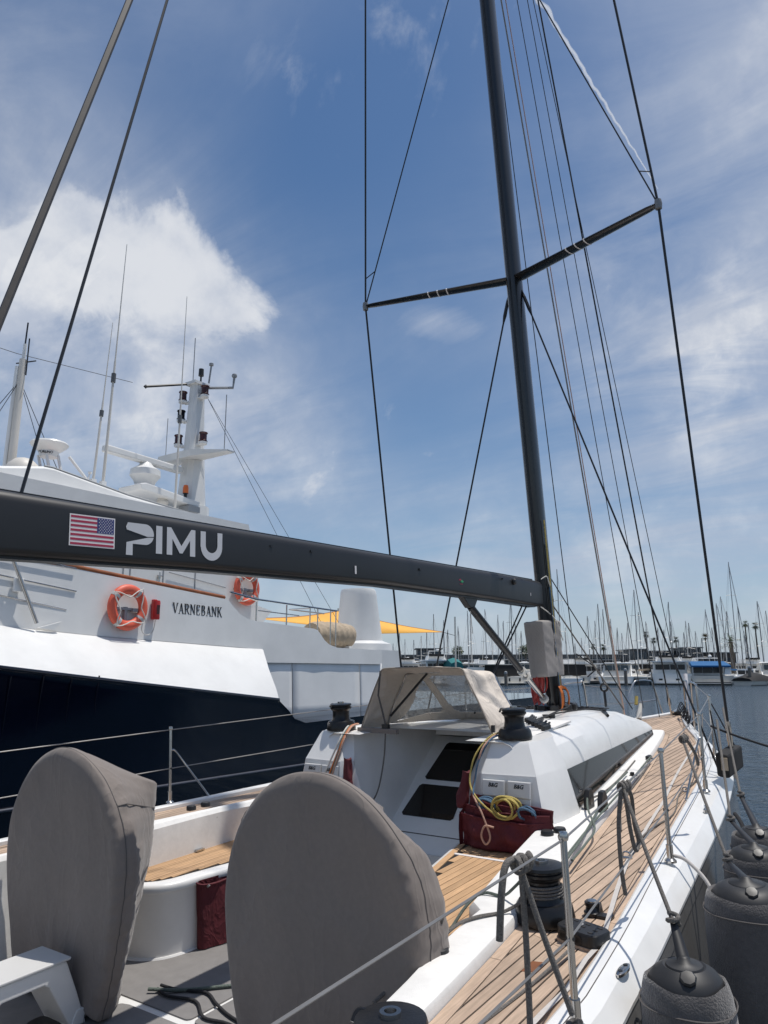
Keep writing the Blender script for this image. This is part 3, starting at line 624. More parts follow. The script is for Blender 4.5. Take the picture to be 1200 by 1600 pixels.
# ------------------------------------------------------------------ the motor ship alongside
SHIP = thing('motor_ship', 'large white and navy motor ship named Varnebank moored behind the sailboat', 'ship', (-9.2, 2, 0))
def sp(mb, name, mats, smooth=None, parent=None, bevel=0.): return mb.build(name, mats, parent or SHIP, smooth, bevel=bevel)
def ship():
    top = [(-11, 3.7), (-6, 2.98), (-2.83, 2.47), (-.87, 2.25), (1.93, 1.95), (2.17, 1.78), (2.32, 1.64), (2.6, 1.56), (4.2, 1.60), (14, 1.75)]
    hb = lambda y: 3.55*(1-max(0, (-y-3)/8.5)**2)
    ys = [-11, -9.5, -8, -6, -4.5, -2.83, -1.5, -.87, .5, 1.93, 2.05, 2.17, 2.32, 2.6, 3.4, 4.2, 7, 10, 14]
    m = MB(); rings = []
    for y in ys:
        b = max(.05, hb(y)); z = interp(top, y); fl = .25+.35*max(0, (-y-1)/8)
        half = [(b, z), (b-.04, z-.10), (b-fl*.35, 1.0), (b-fl*.8, .3), (b-fl-.2, -.5)]
        half = [(max(.02, x), q) for x, q in half]
        rings.append([(-9.2-x, y, z_) for x, z_ in half]+[(-9.2+x, y, z_) for x, z_ in reversed(half)])
    m.loft(rings); sp(m, 'hull', 'navy', 35)
    t = MB(); t.tube([(-9.2+hb(y)-.02, y, interp(top, y)+.012) for y in ys if y < 2.0], .035, 6); sp(t, 'hull_rail', 'navy', 60)
    for y in (-2.66, -2.25, -1.87, -1.48): sp(MB().tube([(-5.655, y, 2.38), (-5.69, y, 2.15), (-5.80, y, 1.0), (-5.92, y, .3)], .012, 5), 'hull_seam', 'navy', 60)
    sp(MB().tube([(-5.80, y, .84) for y in (-9, -4)]+[(-5.745, y, .86) for y in (-1.5, 6, 12)], .022, 8), 'rubbing_strake', 'navystrake', 60)
    # inward sloping bulwark band
    led = lambda y: interp([(-11, 4.0), (-2.41, 3.01), (-1.01, 2.93), (2.32, 2.81)], y)
    m = MB(); rows = []
    for y in frange(-10, 1.75, 22):
        b = hb(y)
        zt = interp(top, y)+.03; rows.append([(-9.2+b-.02, y, zt), (-9.2+b-.03-.10*(b/3.55), y, zt+.18*(led(y)-zt)), (-9.2+b-.46*(b/3.55), y, zt+.62*(led(y)-zt)), (-9.2+b-.80*(b/3.55), y, led(y)-.02), (-9.2+b-.84*(b/3.55), y, led(y)), (-9.2+b-.97*(b/3.55), y, led(y)+.005)])
    for k, e in ((.25, .05), (.5, .14), (.75, .26), (1, .40)):
        y = 1.95; r = rows[-1]
    m.loft(rows, closed=False, cap=False)
    # raked after end of the band
    last = rows[-1]; end = [(-5.69, 1.96, 1.975), (-5.78, 1.99, 2.13), (-6.10, 2.12, 2.47), (-6.43, 2.31, 2.79), (-6.47, 2.33, 2.81), (-6.60, 2.33, 2.815)]
    m.loft([last, end], closed=False, cap=False)
    sp(m, 'bulwark', 'shipwhite', 40)
    # side wall with the sweep down to the boat deck
    top_w = [(-10, 4.55), (-2.51, 3.91), (-1.5, 3.87), (1.45, 3.64)]
    curve = [(1.55, 3.60), (1.66, 3.50), (1.80, 3.40), (1.98, 3.33), (2.2, 3.30)]
    right = [(3.75, 3.235), (3.86, 3.21), (3.95, 3.13), (4.06, 3.02), (4.2, 2.94), (4.45, 2.885), (5.97, 2.86), (5.97, 2.60), (5.90, 2.565), (2.2, 2.58), (2.28, 2.72), (2.3, 2.79)]
    poly = top_w+curve+right+[(y, led(y)-.0) for y in (1.9, -1, -2.4, -10)]
    wl = MB().prism(poly, 'x', -6.62, -6.50); wl.v = [(x-.06*(z-3.3), y, z) for x, y, z in wl.v]; sp(wl, 'side_wall', 'shipwhite')
    sp(MB().prism([(2.25, 2.60), (5.97, 2.60), (5.97, 2.585), (2.25, 2.565)], 'x', -6.49, -6.46), 'knuckle', 'shipwhite')
    sp(MB().prism([(5.98, 2.87), (5.98, 2.58), (6.0, 2.5), (6.7, 1.72), (6.8, 1.72), (6.8, 2.87)], 'x', -12.0, -6.52), 'quarter_block', 'shipwhite')
    for y0, y1 in ((2.2, 3.13), (3.15, 5.2), (5.22, 6.0)):
        m = MB(); rows = []
        for z in (1.5, 1.8, 2.1, 2.4, 2.62):
            rows.append([(-6.445-.045*(z-1.5)+.008*noise.noise(Vector((y*2.5, z*2, 3))), y, z) for y in frange(y0, y1, 10)])
        m.loft(rows, closed=False, cap=False); o = sp(m, 'side_curtain', 'curtain', 60); s_ = o.modifiers.new('thickness', 'SOLIDIFY'); s_.thickness = .01
    sp(MB().box((-9.3, -1.9, 2.2), (5.2, 16, 1.3)), 'main_deck_house', 'shipwhite')
    sp(MB().tube([(-6.56, y, z+.03) for y, z in top_w], .035, 8), 'cap_rail', 'varnish', 60)
    # upper deckhouse, its door and seams
    dh = MB(); dh.prism([(-10, 2.8), (2.94, 2.8), (2.93, 3.6), (2.90, 4.35), (2.6, 5.2), (-10, 5.2)], 'x', -11.3, -7.22); H = sp(dh, 'deckhouse', 'shipwhite')
    for y in (-.13, .66, .0, 1.35): sp(MB().box((-7.215, y, 3.95), (.012, .018, 1.1)), 'door_seam', 'bld_pale', parent=H)
    d = MB(); d.box((-7.20, .56, 3.98), (.03, .05, .05)); d.tube([(-7.18, .56, 4.06), (-7.18, .56, 3.90)], .012, 6); d.tube([(-7.18, .51, 4.0), (-7.18, .61, 4.0)], .012, 6); sp(d, 'door_handle', 'steel', parent=H)
    sp(MB().tube([(-7.19, .75, 4.08), (-7.19, 2.05, 3.93)], .008, 5), 'grab_rail', 'steel', parent=H)
    sp(MB().prism([(2.86, 3.62), (3.0, 3.70), (3.5, 3.60), (3.2, 3.3), (2.86, 3.3)], 'x', -8.2, -7.4), 'vent_cowl', 'shipwhite')
    # flybridge coaming with flared overhang
    ft = [(-10, 5.30), (-2.06, 5.40), (-1.40, 5.54), (-1.25, 5.545), (.13, 5.37), (2.05, 5.24)]
    fb = [(-10, 5.0), (-2.06, 5.11), (-1.32, 5.25), (-.71, 5.21), (.2, 5.17), (2.05, 5.13)]
    m = MB(); ys2 = [-10, -6, -2.06, -1.40, -1.25, -.71, .13, 1.2, 2.05]
    m.loft([[(-11, y, interp(ft, y)-.05), (-7.68, y, interp(ft, y)), (-7.62, y, interp(ft, y)), (-7.58, y, interp(ft, y)-.04), (-7.55, y, interp(fb, y)+.02), (-7.60, y, interp(fb, y)-.005), (-11, y, interp(fb, y)-.1)] for y in ys2]); FB = sp(m, 'flybridge', 'shipwhite', 30)
    u_ = MB(); u_.loft([[(-7.565, y, interp(fb, y)-.004), (-7.66, y, interp(fb, y)-.13), (-7.95, y, interp(fb, y)-.2), (-7.95, y, interp(fb, y)-.02)] for y in ys2[:-1]]); sp(u_, 'overhang_soffit', 'shipbeige', 30, parent=FB)
    sp(MB().tube([(-7.62, y, interp(ft, y)+.012) for y in ys2[3:]], .014, 6), 'coaming_rail', 'bld_pale', 60)
    # funnel
    m = MB(); m.loft([[(-7.95+(.40+k*.22)*math.cos(a)*1.2, 7.05+(.36+k*.30)*math.sin(a)+k*.12, z) for a in [2*math.pi*i/28 for i in range(28)]] for z, k in ((2.8, 1.2), (3.05, 1.05), (3.12, .45), (3.6, .25), (4.2, .02), (4.30, -.02), (4.36, -.15))]); sp(m, 'funnel', 'shipwhite', 35)
    # boat deck railing
    m = MB(); m.tube([(-6.58, 1.6, 3.78), (-6.58, 2.25, 3.70), (-6.58, 4.55, 3.63)], .018, 6); m.tube([(-6.58, 2.3, 3.50), (-6.58, 3.4, 3.47)], .010, 5)
    for y, z0 in ((2.25, 3.25), (3.05, 3.2), (3.72, 3.2), (3.95, 2.95), (4.35, 2.9), (4.52, 2.88)): m.tube([(-6.58, y, z0), (-6.58, y, 3.65)], .014, 6)
    m.tube([(-6.58, 3.72, 3.63), (-7.3, 3.9, 3.65), (-7.3, 5.0, 3.63)], .014, 6); sp(m, 'guard_rail', 'steel', 50)
    # boarding stair rails and their brackets at the left
    sp(MB().tube([(-6.40, -2.45, 4.0), (-6.40, -1.98, 3.06)], .026, 8), 'stair_rail', 'steel', 50)
    for (y0, z0, y1, z1) in ((-3.2, 4.03, -1.41, 3.86), (-3.2, 3.74, -1.38, 3.54), (-3.2, 3.50, -1.51, 3.27)): sp(MB().tube([(-6.50, y0, z0), (-6.50, y1, z1)], .010, 6), 'stair_rail', 'steel', 50)
    sp(MB().box((-6.46, -2.25, 3.55), (.06, .12, .18)), 'deck_light', 'curtain', bevel=.01)
    sp(MB().prism([(-1.95, 3.0), (-1.62, 3.10), (-1.72, 2.98)], 'x', -6.45, -6.40), 'fairlead', 'shipwhite')
    # name in serif capitals
    g = MB()
    def q(x0, y0, x1, y1, w): # stroke
        d = Vector((x1-x0, y1-y0, 0)); n_ = Vector((1, 0, 0)) if abs(d.x) < abs(d.y) else Vector((0, 1, 0))
        return [(x0-n_.x*w/2, y0-n_.y*w/2), (x0+n_.x*w/2, y0+n_.y*w/2), (x1+n_.x*w/2, y1+n_.y*w/2), (x1-n_.x*w/2, y1-n_.y*w/2)]
    TK, TN, SF = .15, .07, .05
    def S(x, y, w=.32): return (x-w/2, y+(SF/2 if y < .5 else -SF/2), x+w/2, y+(SF/2 if y < .5 else -SF/2), SF)
    def bowl(x, y0, y1, w):
        o = []; n_ = 8
        P_ = [(x+w*math.sin(math.pi*i/n_), (y0+y1)/2-(y1-y0)/2*math.cos(math.pi*i/n_)) for i in range(n_+1)]
        for i in range(n_):
            k = math.sin(math.pi*(i+.5)/n_); t = .05+.09*k; a, b = P_[i], P_[i+1]
            d = Vector((b[0]-a[0], b[1]-a[1], 0)).normalized(); nn = Vector((-d.y, d.x, 0))*t/2
            o.append([(a[0]-nn.x, a[1]-nn.y), (a[0]+nn.x, a[1]+nn.y), (b[0]+nn.x, b[1]+nn.y), (b[0]-nn.x, b[1]-nn.y)])
        return o
    GL = {'V': (.85, [q(.10, .98, .43, .02, TK), q(.76, .98, .45, .02, TN), q(*S(.10, 1)), q(*S(.76, 1, .26))], []),
          'A': (.88, [q(.14, .02, .44, .98, TN), q(.76, .02, .44, .98, TK), q(.22, .34, .64, .34, .05), q(*S(.13, 0, .26)), q(*S(.76, 0))], []),
          'R': (.86, [q(.17, .02, .17, .98, TK), q(.42, .48, .76, .02, TK), q(*S(.17, 0)), q(*S(.12, 1, .22)), q(*S(.78, 0, .2)), q(.17, .97, .40, .97, .05), q(.17, .50, .40, .50, .05)], bowl(.38, .50, .97, .28)),
          'N': (.92, [q(.15, .02, .15, .98, TN), q(.15, .97, .77, .03, TK), q(.77, .02, .77, .98, TN), q(*S(.12, 0, .28)), q(*S(.08, 1, .22)), q(*S(.79, 1, .28))], []),
          'E': (.78, [q(.17, .02, .17, .98, TK), q(.10, .03, .66, .03, .055), q(.10, .97, .64, .97, .055), q(.17, .52, .52, .52, .05), q(.65, .03, .65, .24, .05), q(.63, .76, .63, .97, .05), q(.52, .42, .52, .62, .05)], []),
          'B': (.80, [q(.17, .02, .17, .98, TK), q(.08, .03, .40, .03, .05), q(.08, .97, .38, .97, .05), q(.17, .53, .38, .53, .05)], bowl(.36, .53, .97, .24)+bowl(.38, .03, .53, .30)),
          'K': (.90, [q(.17, .02, .17, .98, TK), q(.22, .45, .68, .97, TN), q(.38, .60, .78, .02, TK), q(*S(.17, 0)), q(*S(.17, 1)), q(*S(.68, 1, .26)), q(*S(.78, 0, .26))], [])}
    tot = sum(GL[c][0] for c in 'VARNEBANK')+.10*8; x0, x1 = .325, 1.365; sc_ = (x1-x0)/tot; hh = .168; x = x0; k = 0
    for c in 'VARNEBANK':
        w, st, bw = GL[c]
        for p in st+bw:
            pts = [(x+a*sc_, 3.335-.012*((x-x0)/(x1-x0))+b*hh) for a, b in p]; k += 1
            g.prism(pts, 'x', -6.508, -6.4995+.00002*k)
        x += (w+.10)*sc_
    sp(g, 'ship_name', 'ink')
ship()
def ship_mast():
    cx, cy = -9.2, 2.82
    m = MB(); m.loft([[(cx+a*wx, cy+b*wy, z) for a, b in ((-1, -.6), (-.6, -1), (.6, -1), (1, -.6), (1, .6), (.6, 1), (-.6, 1), (-1, .6))] for z, wx, wy in ((5.1, .27, .38), (5.85, .26, .36), (5.86, .21, .29), (7.2, .15, .20), (8.55, .125, .14))]); T = sp(m, 'mast_tower', 'shipwhite')
    sp(MB().box((cx, cy, 8.58), (.34, .42, .06)), 'mast_top', 'shipwhite', parent=T)
    sp(MB().loft([[(cx-1.15, cy+.10, 6.86), (cx-1.15, cy-.10, 6.86), (cx-.5, cy-.52, 6.76), (cx+.5, cy-.52, 6.76), (cx+1.15, cy-.1, 6.86), (cx+1.15, cy+.1, 6.86)], [(cx-1.16, cy+.10, 6.89), (cx-1.16, cy-.10, 6.89), (cx-.5, cy-.54, 6.90), (cx+.5, cy-.54, 6.90), (cx+1.16, cy-.1, 6.89), (cx+1.16, cy+.1, 6.89)]]), 'crosstree', 'shipwhite', parent=T)
    for x, y, z, c in ((.28, -.02, 8.28, 'darkred'), (-.22, -.20, 8.20, 'darkred'), (-.22, -.22, 7.76, 'glassdark'), (-.24, -.24, 7.20, 'darkred'), (.30, -.02, 7.22, 'darkred')):
        L = MB(); L.lathe([(.088, 0), (.095, .02), (.076, .04), (.076, .17), (.095, .19), (.088, .21)], (cx+x, cy+y, z), 14); o = sp(L, 'navigation_light', c, 40, parent=T)
        b = MB(); b.lathe([(.085, -.05), (.09, 0)], (cx+x, cy+y, z), 14); b.box((cx+x*.7, cy+y*.8, z-.045), (.22 if x > 0 else .16, .14, .03)); sp(b, 'light_bracket', 'shipwhite', parent=T)
    w = MB(); w.tube([(cx+.1, cy, 8.64), (cx+.1, cy, 8.76), (cx+.1, cy, 8.77), (cx+.1, cy, 8.93)], [.02, .02, .06, .055], 10); sp(w, 'masthead_light', 'blk', 40, parent=T)
    w = MB(); w.tube([(cx+.25, cy+.1, 8.6), (cx+.28, cy+.12, 9.0), (cx+.28, cy+.12, 9.01), (cx+.28, cy+.12, 9.06)], [.02, .02, .05, .05], 8); sp(w, 'anemometer', 'bld_pale', 40, parent=T)
    w = MB(); w.tube([(cx+.2, cy+.1, 8.5), (cx+.75, cy+.35, 8.46), (cx+.77, cy+.36, 8.72)], .03, 6); w.lathe([(.05, .24), (.06, .27), (.05, .31)], (cx+.77, cy+.36, 8.46), 8); sp(w, 'wind_sensor', 'bld_pale', 40, parent=T)
    w = MB(); w.tube([(cx-.10, cy-.15, 8.58), (cx-.45, cy-.98, 8.34)], .026, 6); w.lathe([(0, -.05), (.05, 0), (0, .05)], (cx-.46, cy-1.0, 8.335), 8); sp(w, 'insulator_rod', 'blk', 40, parent=T)
    sp(MB().tube([(cx-.5, cy-1.3, 8.34), (cx-.4, -1.0, 8.06), (cx-.4, -5, 8.0)], .006, 4), 'aerial_wire', 'darkwire', parent=T)
    for p, q_, r in (((cx+.95, cy, 6.9), (cx+.95, cy, 8.15), .010), ((cx-.95, cy, 6.9), (cx-.95, cy, 8.0), .008), ((cx-.1, cy-.05, 8.62), (cx-.1, cy-.05, 9.7), .010)):
        sp(MB().tube([p, q_], r, 6), 'whip_aerial', 'bld_pale', 40, parent=T)
    for k in (0, .14): sp(MB().tube([(cx+.34, cy+.02, 8.2), (-8.3, 6.2+k*5, 3.4)], .006, 4), 'mast_stay', 'darkwire', parent=T)
    # radar scanner on its platform
    r0 = Vector((-9.15, 1.62, 5.72))
    pl = MB(); pl.prism([(1.20, 5.84), (2.6, 5.72), (2.65, 5.84), (1.30, 5.99), (1.15, 5.95)], 'x', -9.4, -8.70); P = sp(pl, 'radar_platform', 'shipwhite', bevel=.02)
    ped = MB(); ped.lathe([(.20, .0), (.22, .06), (.19, .12), (.22, .2), (.30, .3), (.29, .42), (.16, .50), (.10, .58)], (-9.12, 1.56, 5.93), 20); sp(ped, 'radar_pedestal', 'shipwhite', 40, parent=P)
    bar = MB(); rot = Matrix.Rotation(1.65, 3, 'Z'); bar.box((-9.12, 1.52, 6.56), (1.95, .17, .14), rot); sp(bar, 'radar_scanner', 'shipwhite', parent=P, bevel=.03)
    b = MB(); b.lathe([(.035, 0), (.035, .22), (.055, .22), (.055, .27), (.05, .30), (0, .31)], (-8.95, 2.45, 5.80), 12); sp(b, 'beacon_post', 'blk', 40, parent=P)
    b = MB(); b.lathe([(.06, .23), (.06, .34), (.045, .40), (0, .41)], (-8.95, 2.45, 5.80), 12); sp(b, 'amber_beacon', 'orange', 40, parent=P)
    b = MB(); b.lathe([(.03, 0), (.03, .1), (.12, .1), (.13, .14), (.08, .18), (0, .19)], (-9.1, 2.2, 5.80), 14); sp(b, 'gps_mushroom', 'shipwhite', 40, parent=P)
    b = MB(); b.lathe([(0, -.12), (.08, -.09), (.12, 0), (.08, .09), (0, .12)], (-8.9, 1.85, 5.72), 12); sp(b, 'loudhailer', 'shipbeige', 40, parent=P)
    b = MB(); b.tube([(-8.95, 2.0, 5.66), (-8.95, 2.7, 5.55)], .04, 8); b.box((-8.8, 2.45, 5.66), (.3, .3, .12)); sp(b, 'bracket', 'bld_pale', parent=P)
    # tall whip aerials along the bridge
    for x, y, z0, z1, r, off in ((-8.5, .02, 5.6, 8.8, .026, .13), (-8.5, .22, 5.6, 10.5, .030, .1), (-8.5, 1.84, 5.3, 10.05, .026, -.02)):
        a = Vector((x, y, z0)); b_ = Vector((x+.02, y+off, z1)); w = MB(); w.tube([a, a.lerp(b_, .5), a.lerp(b_, .51), b_], [r, r*.7, r*.5, r*.22], 8); o = sp(w, 'whip_aerial', 'shipbeige', 40)
        f_ = MB(); f_.tube([a.lerp(b_, .42), a.lerp(b_, .455)], r*1.5, 8); sp(f_, 'aerial_ferrule', 'bld_grey', 40, parent=o)
        c_ = MB(); c_.box(a+Vector((0, 0, .05)), (.09, .09, .22)); sp(c_, 'aerial_clamp', 'shipwhite', parent=o)
    # small domes and the fixed antenna on struts
    d = MB(); d.lathe([(.26, 0), (.29, .10), (.25, .24), (.14, .34), (0, .38)], (-8.9, -1.05, 5.60), 20); sp(d, 'satellite_dome', 'shipbeige', 50)
    d = MB(); d.box((-8.75, -.72, 5.66), (.3, .42, .08)); sp(d, 'red_cushion', 'redplastic', bevel=.02)
    d = MB(); d.lathe([(.15, .10), (.17, .20), (.19, .21), (.30, .30), (.32, .33), (.30, .36), (0, .37)], (-8.9, -.62, 5.98), 24); D = sp(d, 'fixed_antenna', 'shipwhite', 40)
    l = MB()
    for (x, y) in ((-9.05, -.72), (-8.8, -.72), (-8.8, -.5), (-8.7, -.35)): l.tube([(x, y, 6.12), (x+(.1 if y < -.4 else .2), y+(.12 if y < -.4 else .5), 5.5)], .028, 6)
    sp(l, 'antenna_leg', 'shipwhite', 40, parent=D)
    t = MB(); put_text(t, 'FURUNO', .060, (-8.775, -.745, 6.13), (.75, .66, -.05), (0, 0, 1), bold=.002); sp(t, 'lettering', 'ink', parent=D)
    w = MB(); w.tube(spline([(-8.55, -.2, 5.55), (-8.5, -.1, 5.7), (-8.5, -.05, 5.85)]), .018, 6); w.lathe([(.035, 0), (.035, .03)], (-8.5, -.05, 5.85), 8); sp(w, 'small_aerial', 'shipwhite', 40)
    # foremast at the left
    m = MB(); m.tube([(-9.4, -1.0, 5.2), (-9.4, -.99, 7.0), (-9.4, -.98, 7.9)], [.075, .07, .06], 12); F = sp(m, 'foremast', 'shipbeige', 40)
    m = MB(); m.tube([(-9.45, -1.10, 5.2), (-9.43, -1.06, 7.75)], .032, 8); m.tube([(-9.4, -.98, 7.8), (-9.4, -.97, 8.2)], .03, 6); sp(m, 'mast_conduit', 'shipwhite', 40, parent=F)
    m = MB(); m.tube([(-9.4, -.98, 7.9), (-9.4, -.96, 8.62)], .014, 6); m.tube([(-9.55, -1.02, 7.85), (-9.2, -.85, 7.87)], .012, 6); m.tube([(-9.33, -.94, 7.6), (-9.33, -.94, 8.3)], .012, 6); sp(m, 'mast_aerials', 'darkwire', 40, parent=F)
    m = MB()
    for dx, dy in ((-.2, -1.2), (.1, -1.0), (.4, 1.0), (.2, .8)): m.tube([(-9.4, -1, 7.5), (-9.4+dx, -1+dy, 5.3)], .006, 4)
    sp(m, 'mast_stay', 'darkwire', parent=F)
ship_mast()
def life_ring(y, z, x, label, tilt, S):
    T = thing('life_ring', label, 'life ring', (x, y, z), I4, 'orange life rings on the ship')
    n = 48; r0, r = .305*S, .085*S
    def P(a, b): return Vector((x+.10+r*.75*math.sin(b), y+(r0+r*math.cos(b))*math.cos(a), z+(r0+r*math.cos(b))*math.sin(a)))
    m = MB(); m.loft([[P(2*math.pi*i/n, 2*math.pi*j/16) for j in range(16)] for i in range(n)], wrap=True); m.build('ring', 'ring', T, 60)
    for k in range(4):
        a0 = math.pi/4+k*math.pi/2+tilt; m = MB()
        m.loft([[Vector((x+.10+r*.79*math.sin(b), y+(r0+r*1.05*math.cos(b))*math.cos(a), z+(r0+r*1.05*math.cos(b))*math.sin(a))) for b in [2*math.pi*j/16 for j in range(16)]] for a in (a0-.09, a0, a0+.09)]); m.build('reflective_band', 'tape', T, 60)
    pts = []
    for i in range(33):
        a = 2*math.pi*i/32+tilt+math.pi/4; s = abs(math.sin(2*(a-tilt-math.pi/4))); pts.append((x+.10+.075*S+.02*s, y+(r0+(.10-.20*s)*S)*math.cos(a), z+(r0+(.10-.20*s)*S)*math.sin(a)-.03*s))
    MB().tube(pts[:-1], .009, 6, closed=True).build('grab_rope', 'rope_w', T, 60)
    b = MB(); b.box((x+.04, y, z-.02), (.06, .64*S, .035)); b.box((x+.04, y, z-.12*S), (.05, .05, .26*S)); b.box((x+.06, y+.16*S, z-.03), (.08, .10*S, .05)); b.build('bracket', 'bld_pale', T)
    return T
life_ring(-.585, 3.36, -6.50, 'orange life ring on the ship wall left of the name', .15, .88)
life_ring(2.52, 3.95, -7.22, 'orange life ring partly hidden under the boom, right of the name', .1, .82)
T = thing('rescue_light', 'red rescue light clipped to the ship wall beside the life ring', 'rescue light', (-6.44, -.06, 3.36))
MB().lathe([(.055, -.15), (.062, -.13), (.058, 0), (.062, .11), (.055, .14)], (-6.42, -.06, 3.36), 14).build('body', 'redplastic', T, 40)
MB().box((-6.47, -.06, 3.37), (.06, .07, .30)).build('bracket', 'redplastic', T, bevel=.01); MB().box((-6.37, -.06, 3.36), (.02, .05, .14)).build('label_plate', 'darkred', T)
MB().tube(spline([(-6.42, -.06, 3.20), (-6.42, -.10, 3.02), (-6.42, -.22, 2.97), (-6.42, -.30, 3.05), (-6.40, -.28, 3.25)]), .007, 5).build('lanyard', 'rope_w', T, 60)
def raft():
    T = thing('life_raft', 'life raft canister under a wrinkled tan cover on the boat deck', 'life raft', (-7.0, 4.9, 2.9))
    m = MB(); rows = []
    for t in frange(0, 1, 24):
        y = 4.30+1.22*t; k = 1-.12*abs(2*t-1)**4; rows.append([Vector((-7.05+math.cos(a)*(.28*k+.014*math.sin(y*34+2*math.sin(a))), y, 3.16+math.sin(a)*(.27*k+.014*math.sin(y*34+2*math.sin(a))))) for a in [2*math.pi*i/24 for i in range(24)]])
    m.loft(rows); m.build('cover', 'tan', T, 60)
    for y in (4.5, 5.3): MB().box((-7.05, y, 2.89), (.5, .1, .10)).build('cradle', 'shipwhite', T)
raft()
def sail_awning():
    T = thing('awning', 'yellow triangular sail awning over the ship after deck', 'awning', (-9, 7, 3.7))
    Lc, Pk, Rc, Bt = Vector((-9.3, 5.0, 3.60)), Vector((-9.9, 8.7, 4.02)), Vector((-9.0, 12.75, 3.58)), Vector((-8.8, 9.2, 3.40))
    def edge(a, b, c, t): return (a.lerp(b, t*2) if t < .5 else b.lerp(c, t*2-1))
    rows = []
    for t in frange(0, 1, 24):
        u, l = edge(Lc, Pk, Rc, t), edge(Lc, Bt, Rc, t); sag = Vector((0, 0, -.05*math.sin(math.pi*((t*2) % 1))))
        rows.append([u+sag, u.lerp(l, .5)+sag*.5+Vector((0, 0, -.03*math.sin(math.pi*t))), l])
    m = MB(); m.loft(rows, closed=False, cap=False); o = m.build('cloth', 'awning', T, 60); s = o.modifiers.new('thickness', 'SOLIDIFY'); s.thickness = .008
    MB().tube([r[0]+Vector((0, 0, .006)) for r in rows], .012, 5).build('hem', 'varnish', T)
    MB().tube([Rc, Rc+Vector((0, .8, -.08))], .008, 5).build('tie_line', 'rope_k', T); MB().tube([Lc, Lc+Vector((0, -.7, .05))], .008, 5).build('tie_line', 'rope_k', T)
    for x, y in ((-9.9, 8.7), (-9.3, 4.3), (-9, 13.5)): MB().tube([(x, y, 2.3), (x, y, 4.1)], .03, 8).build('pole', 'steel', T)
sail_awning()
def contrail():
    rnd = random.Random(4); m = MB()
    def P(px, py, d):
        u = (px-600)/1172.43; v = (800-py)/1172.43
        Y = math.cos(PITCH)-v*math.sin(PITCH); Z = math.sin(PITCH)+v*math.cos(PITCH)
        return CAM+(RT*u+FW*Y+Vector((0, 0, Z)))*(d/Z)
    a, b = P(1028, 295, 6000), P(825, -30, 6000); pts, rs = [], []
    for i in range(90):
        t = i/89; k = t**.8
        p = a.lerp(b, t)+Vector((noise.noise(Vector((t*23, 0, 1))), noise.noise(Vector((t*23, 5, 1))), 0))*38*k; pts.append(p); rs.append((4+21*k)*(1+.35*noise.noise(Vector((t*60, 2, 2)))))
    m.tube(pts, rs, 8); o = m.build('contrail', M['contrail'], None, 60); tag(o, 'thin white contrail crossing the sky at the upper right', 'contrail')
cm = bpy.data.materials.new('condensation_trail'); cm.use_nodes = True
def trail_mat():
    nt = cm.node_tree; b = nt.nodes['Principled BSDF']; b.inputs['Base Color'].default_value = (.9, .9, .9, 1); b.inputs['Roughness'].default_value = 1
    tl = nt.nodes.new('ShaderNodeBsdfTranslucent'); tl.inputs[0].default_value = (.9, .9, .9, 1); tr = nt.nodes.new('ShaderNodeBsdfTransparent')
    lw = nt.nodes.new('ShaderNodeLayerWeight'); lw.inputs[0].default_value = .45
    m1 = nt.nodes.new('ShaderNodeMixShader'); m1.inputs[0].default_value = .6; nt.links.new(b.outputs[0], m1.inputs[1]); nt.links.new(tl.outputs[0], m1.inputs[2])
    r = nt.nodes.new('ShaderNodeMapRange'); nt.links.new(lw.outputs['Facing'], r.inputs[0]); r.inputs[3].default_value = .35; r.inputs[4].default_value = 1.0
    m2 = nt.nodes.new('ShaderNodeMixShader'); nt.links.new(r.outputs[0], m2.inputs[0]); nt.links.new(m1.outputs[0], m2.inputs[1]); nt.links.new(tr.outputs[0], m2.inputs[2])
    nt.links.new(m2.outputs[0], nt.nodes['Material Output'].inputs[0])
trail_mat(); M['contrail'] = cm
contrail()

# ------------------------------------------------------------------ the sailing yacht (boat frame)
RAIL = [(-7.3, 2.07), (-6, 2.07), (-4.69, 2.03), (-4.05, 1.96), (-3.1, 1.83), (-2.08, 1.70), (-.76, 1.53), (.2, 1.38), (1, 1.19), (1.58, 1.03), (2.3, .78), (2.9, .565), (3.6, .34), (4.2, .17), (4.75, .02)]
RW = [(-7.3, .15), (-4.5, .158), (-3.1, .205), (-1.5, .245), (0, .25), (1.2, .20), (2.6, .16), (4, .12), (4.75, .06)]
COAM = [(-7.3, 1.82), (-5.15, 1.686), (-4.4, 1.597), (-3.34, 1.446), (-1.9, 1.217), (-.9, 1.05), (0, .895), (1, .71), (1.9, .535), (2.4, .42)]
COIN = [(-7.3, 1.62), (-5.12, 1.515), (-4.62, 1.42), (-4.40, 1.388), (-4.19, 1.372), (-4.115, 1.295), (-3.28, 1.11), (-2.67, .99)]
COINP = [(-7.3, 1.62), (-4.62, 1.60), (-4.5, 1.40), (-3.9, 1.36), (-3.3, 1.36), (-2.62, 1.20)]
CBASE = [(-2.22, 1.10), (1.9, .44), (2.2, .34), (2.4, .24)]
rail = lambda y: interp(RAIL, y); railw = lambda y: interp(RW, y)
coam = lambda y: interp(COAM, y); coin = lambda y: interp(COIN, y); cbase = lambda y: interp(CBASE, y)
YACHT = thing('sailing_yacht', 'white racing sailboat with teak decks and black mast moored in the foreground', 'sailboat', (0, 0, 0), BM)
def part(mb, name, mats, smooth=None, parent=None, bevel=0.): return mb.build(name, mats, parent or YACHT, smooth, bevel=bevel)

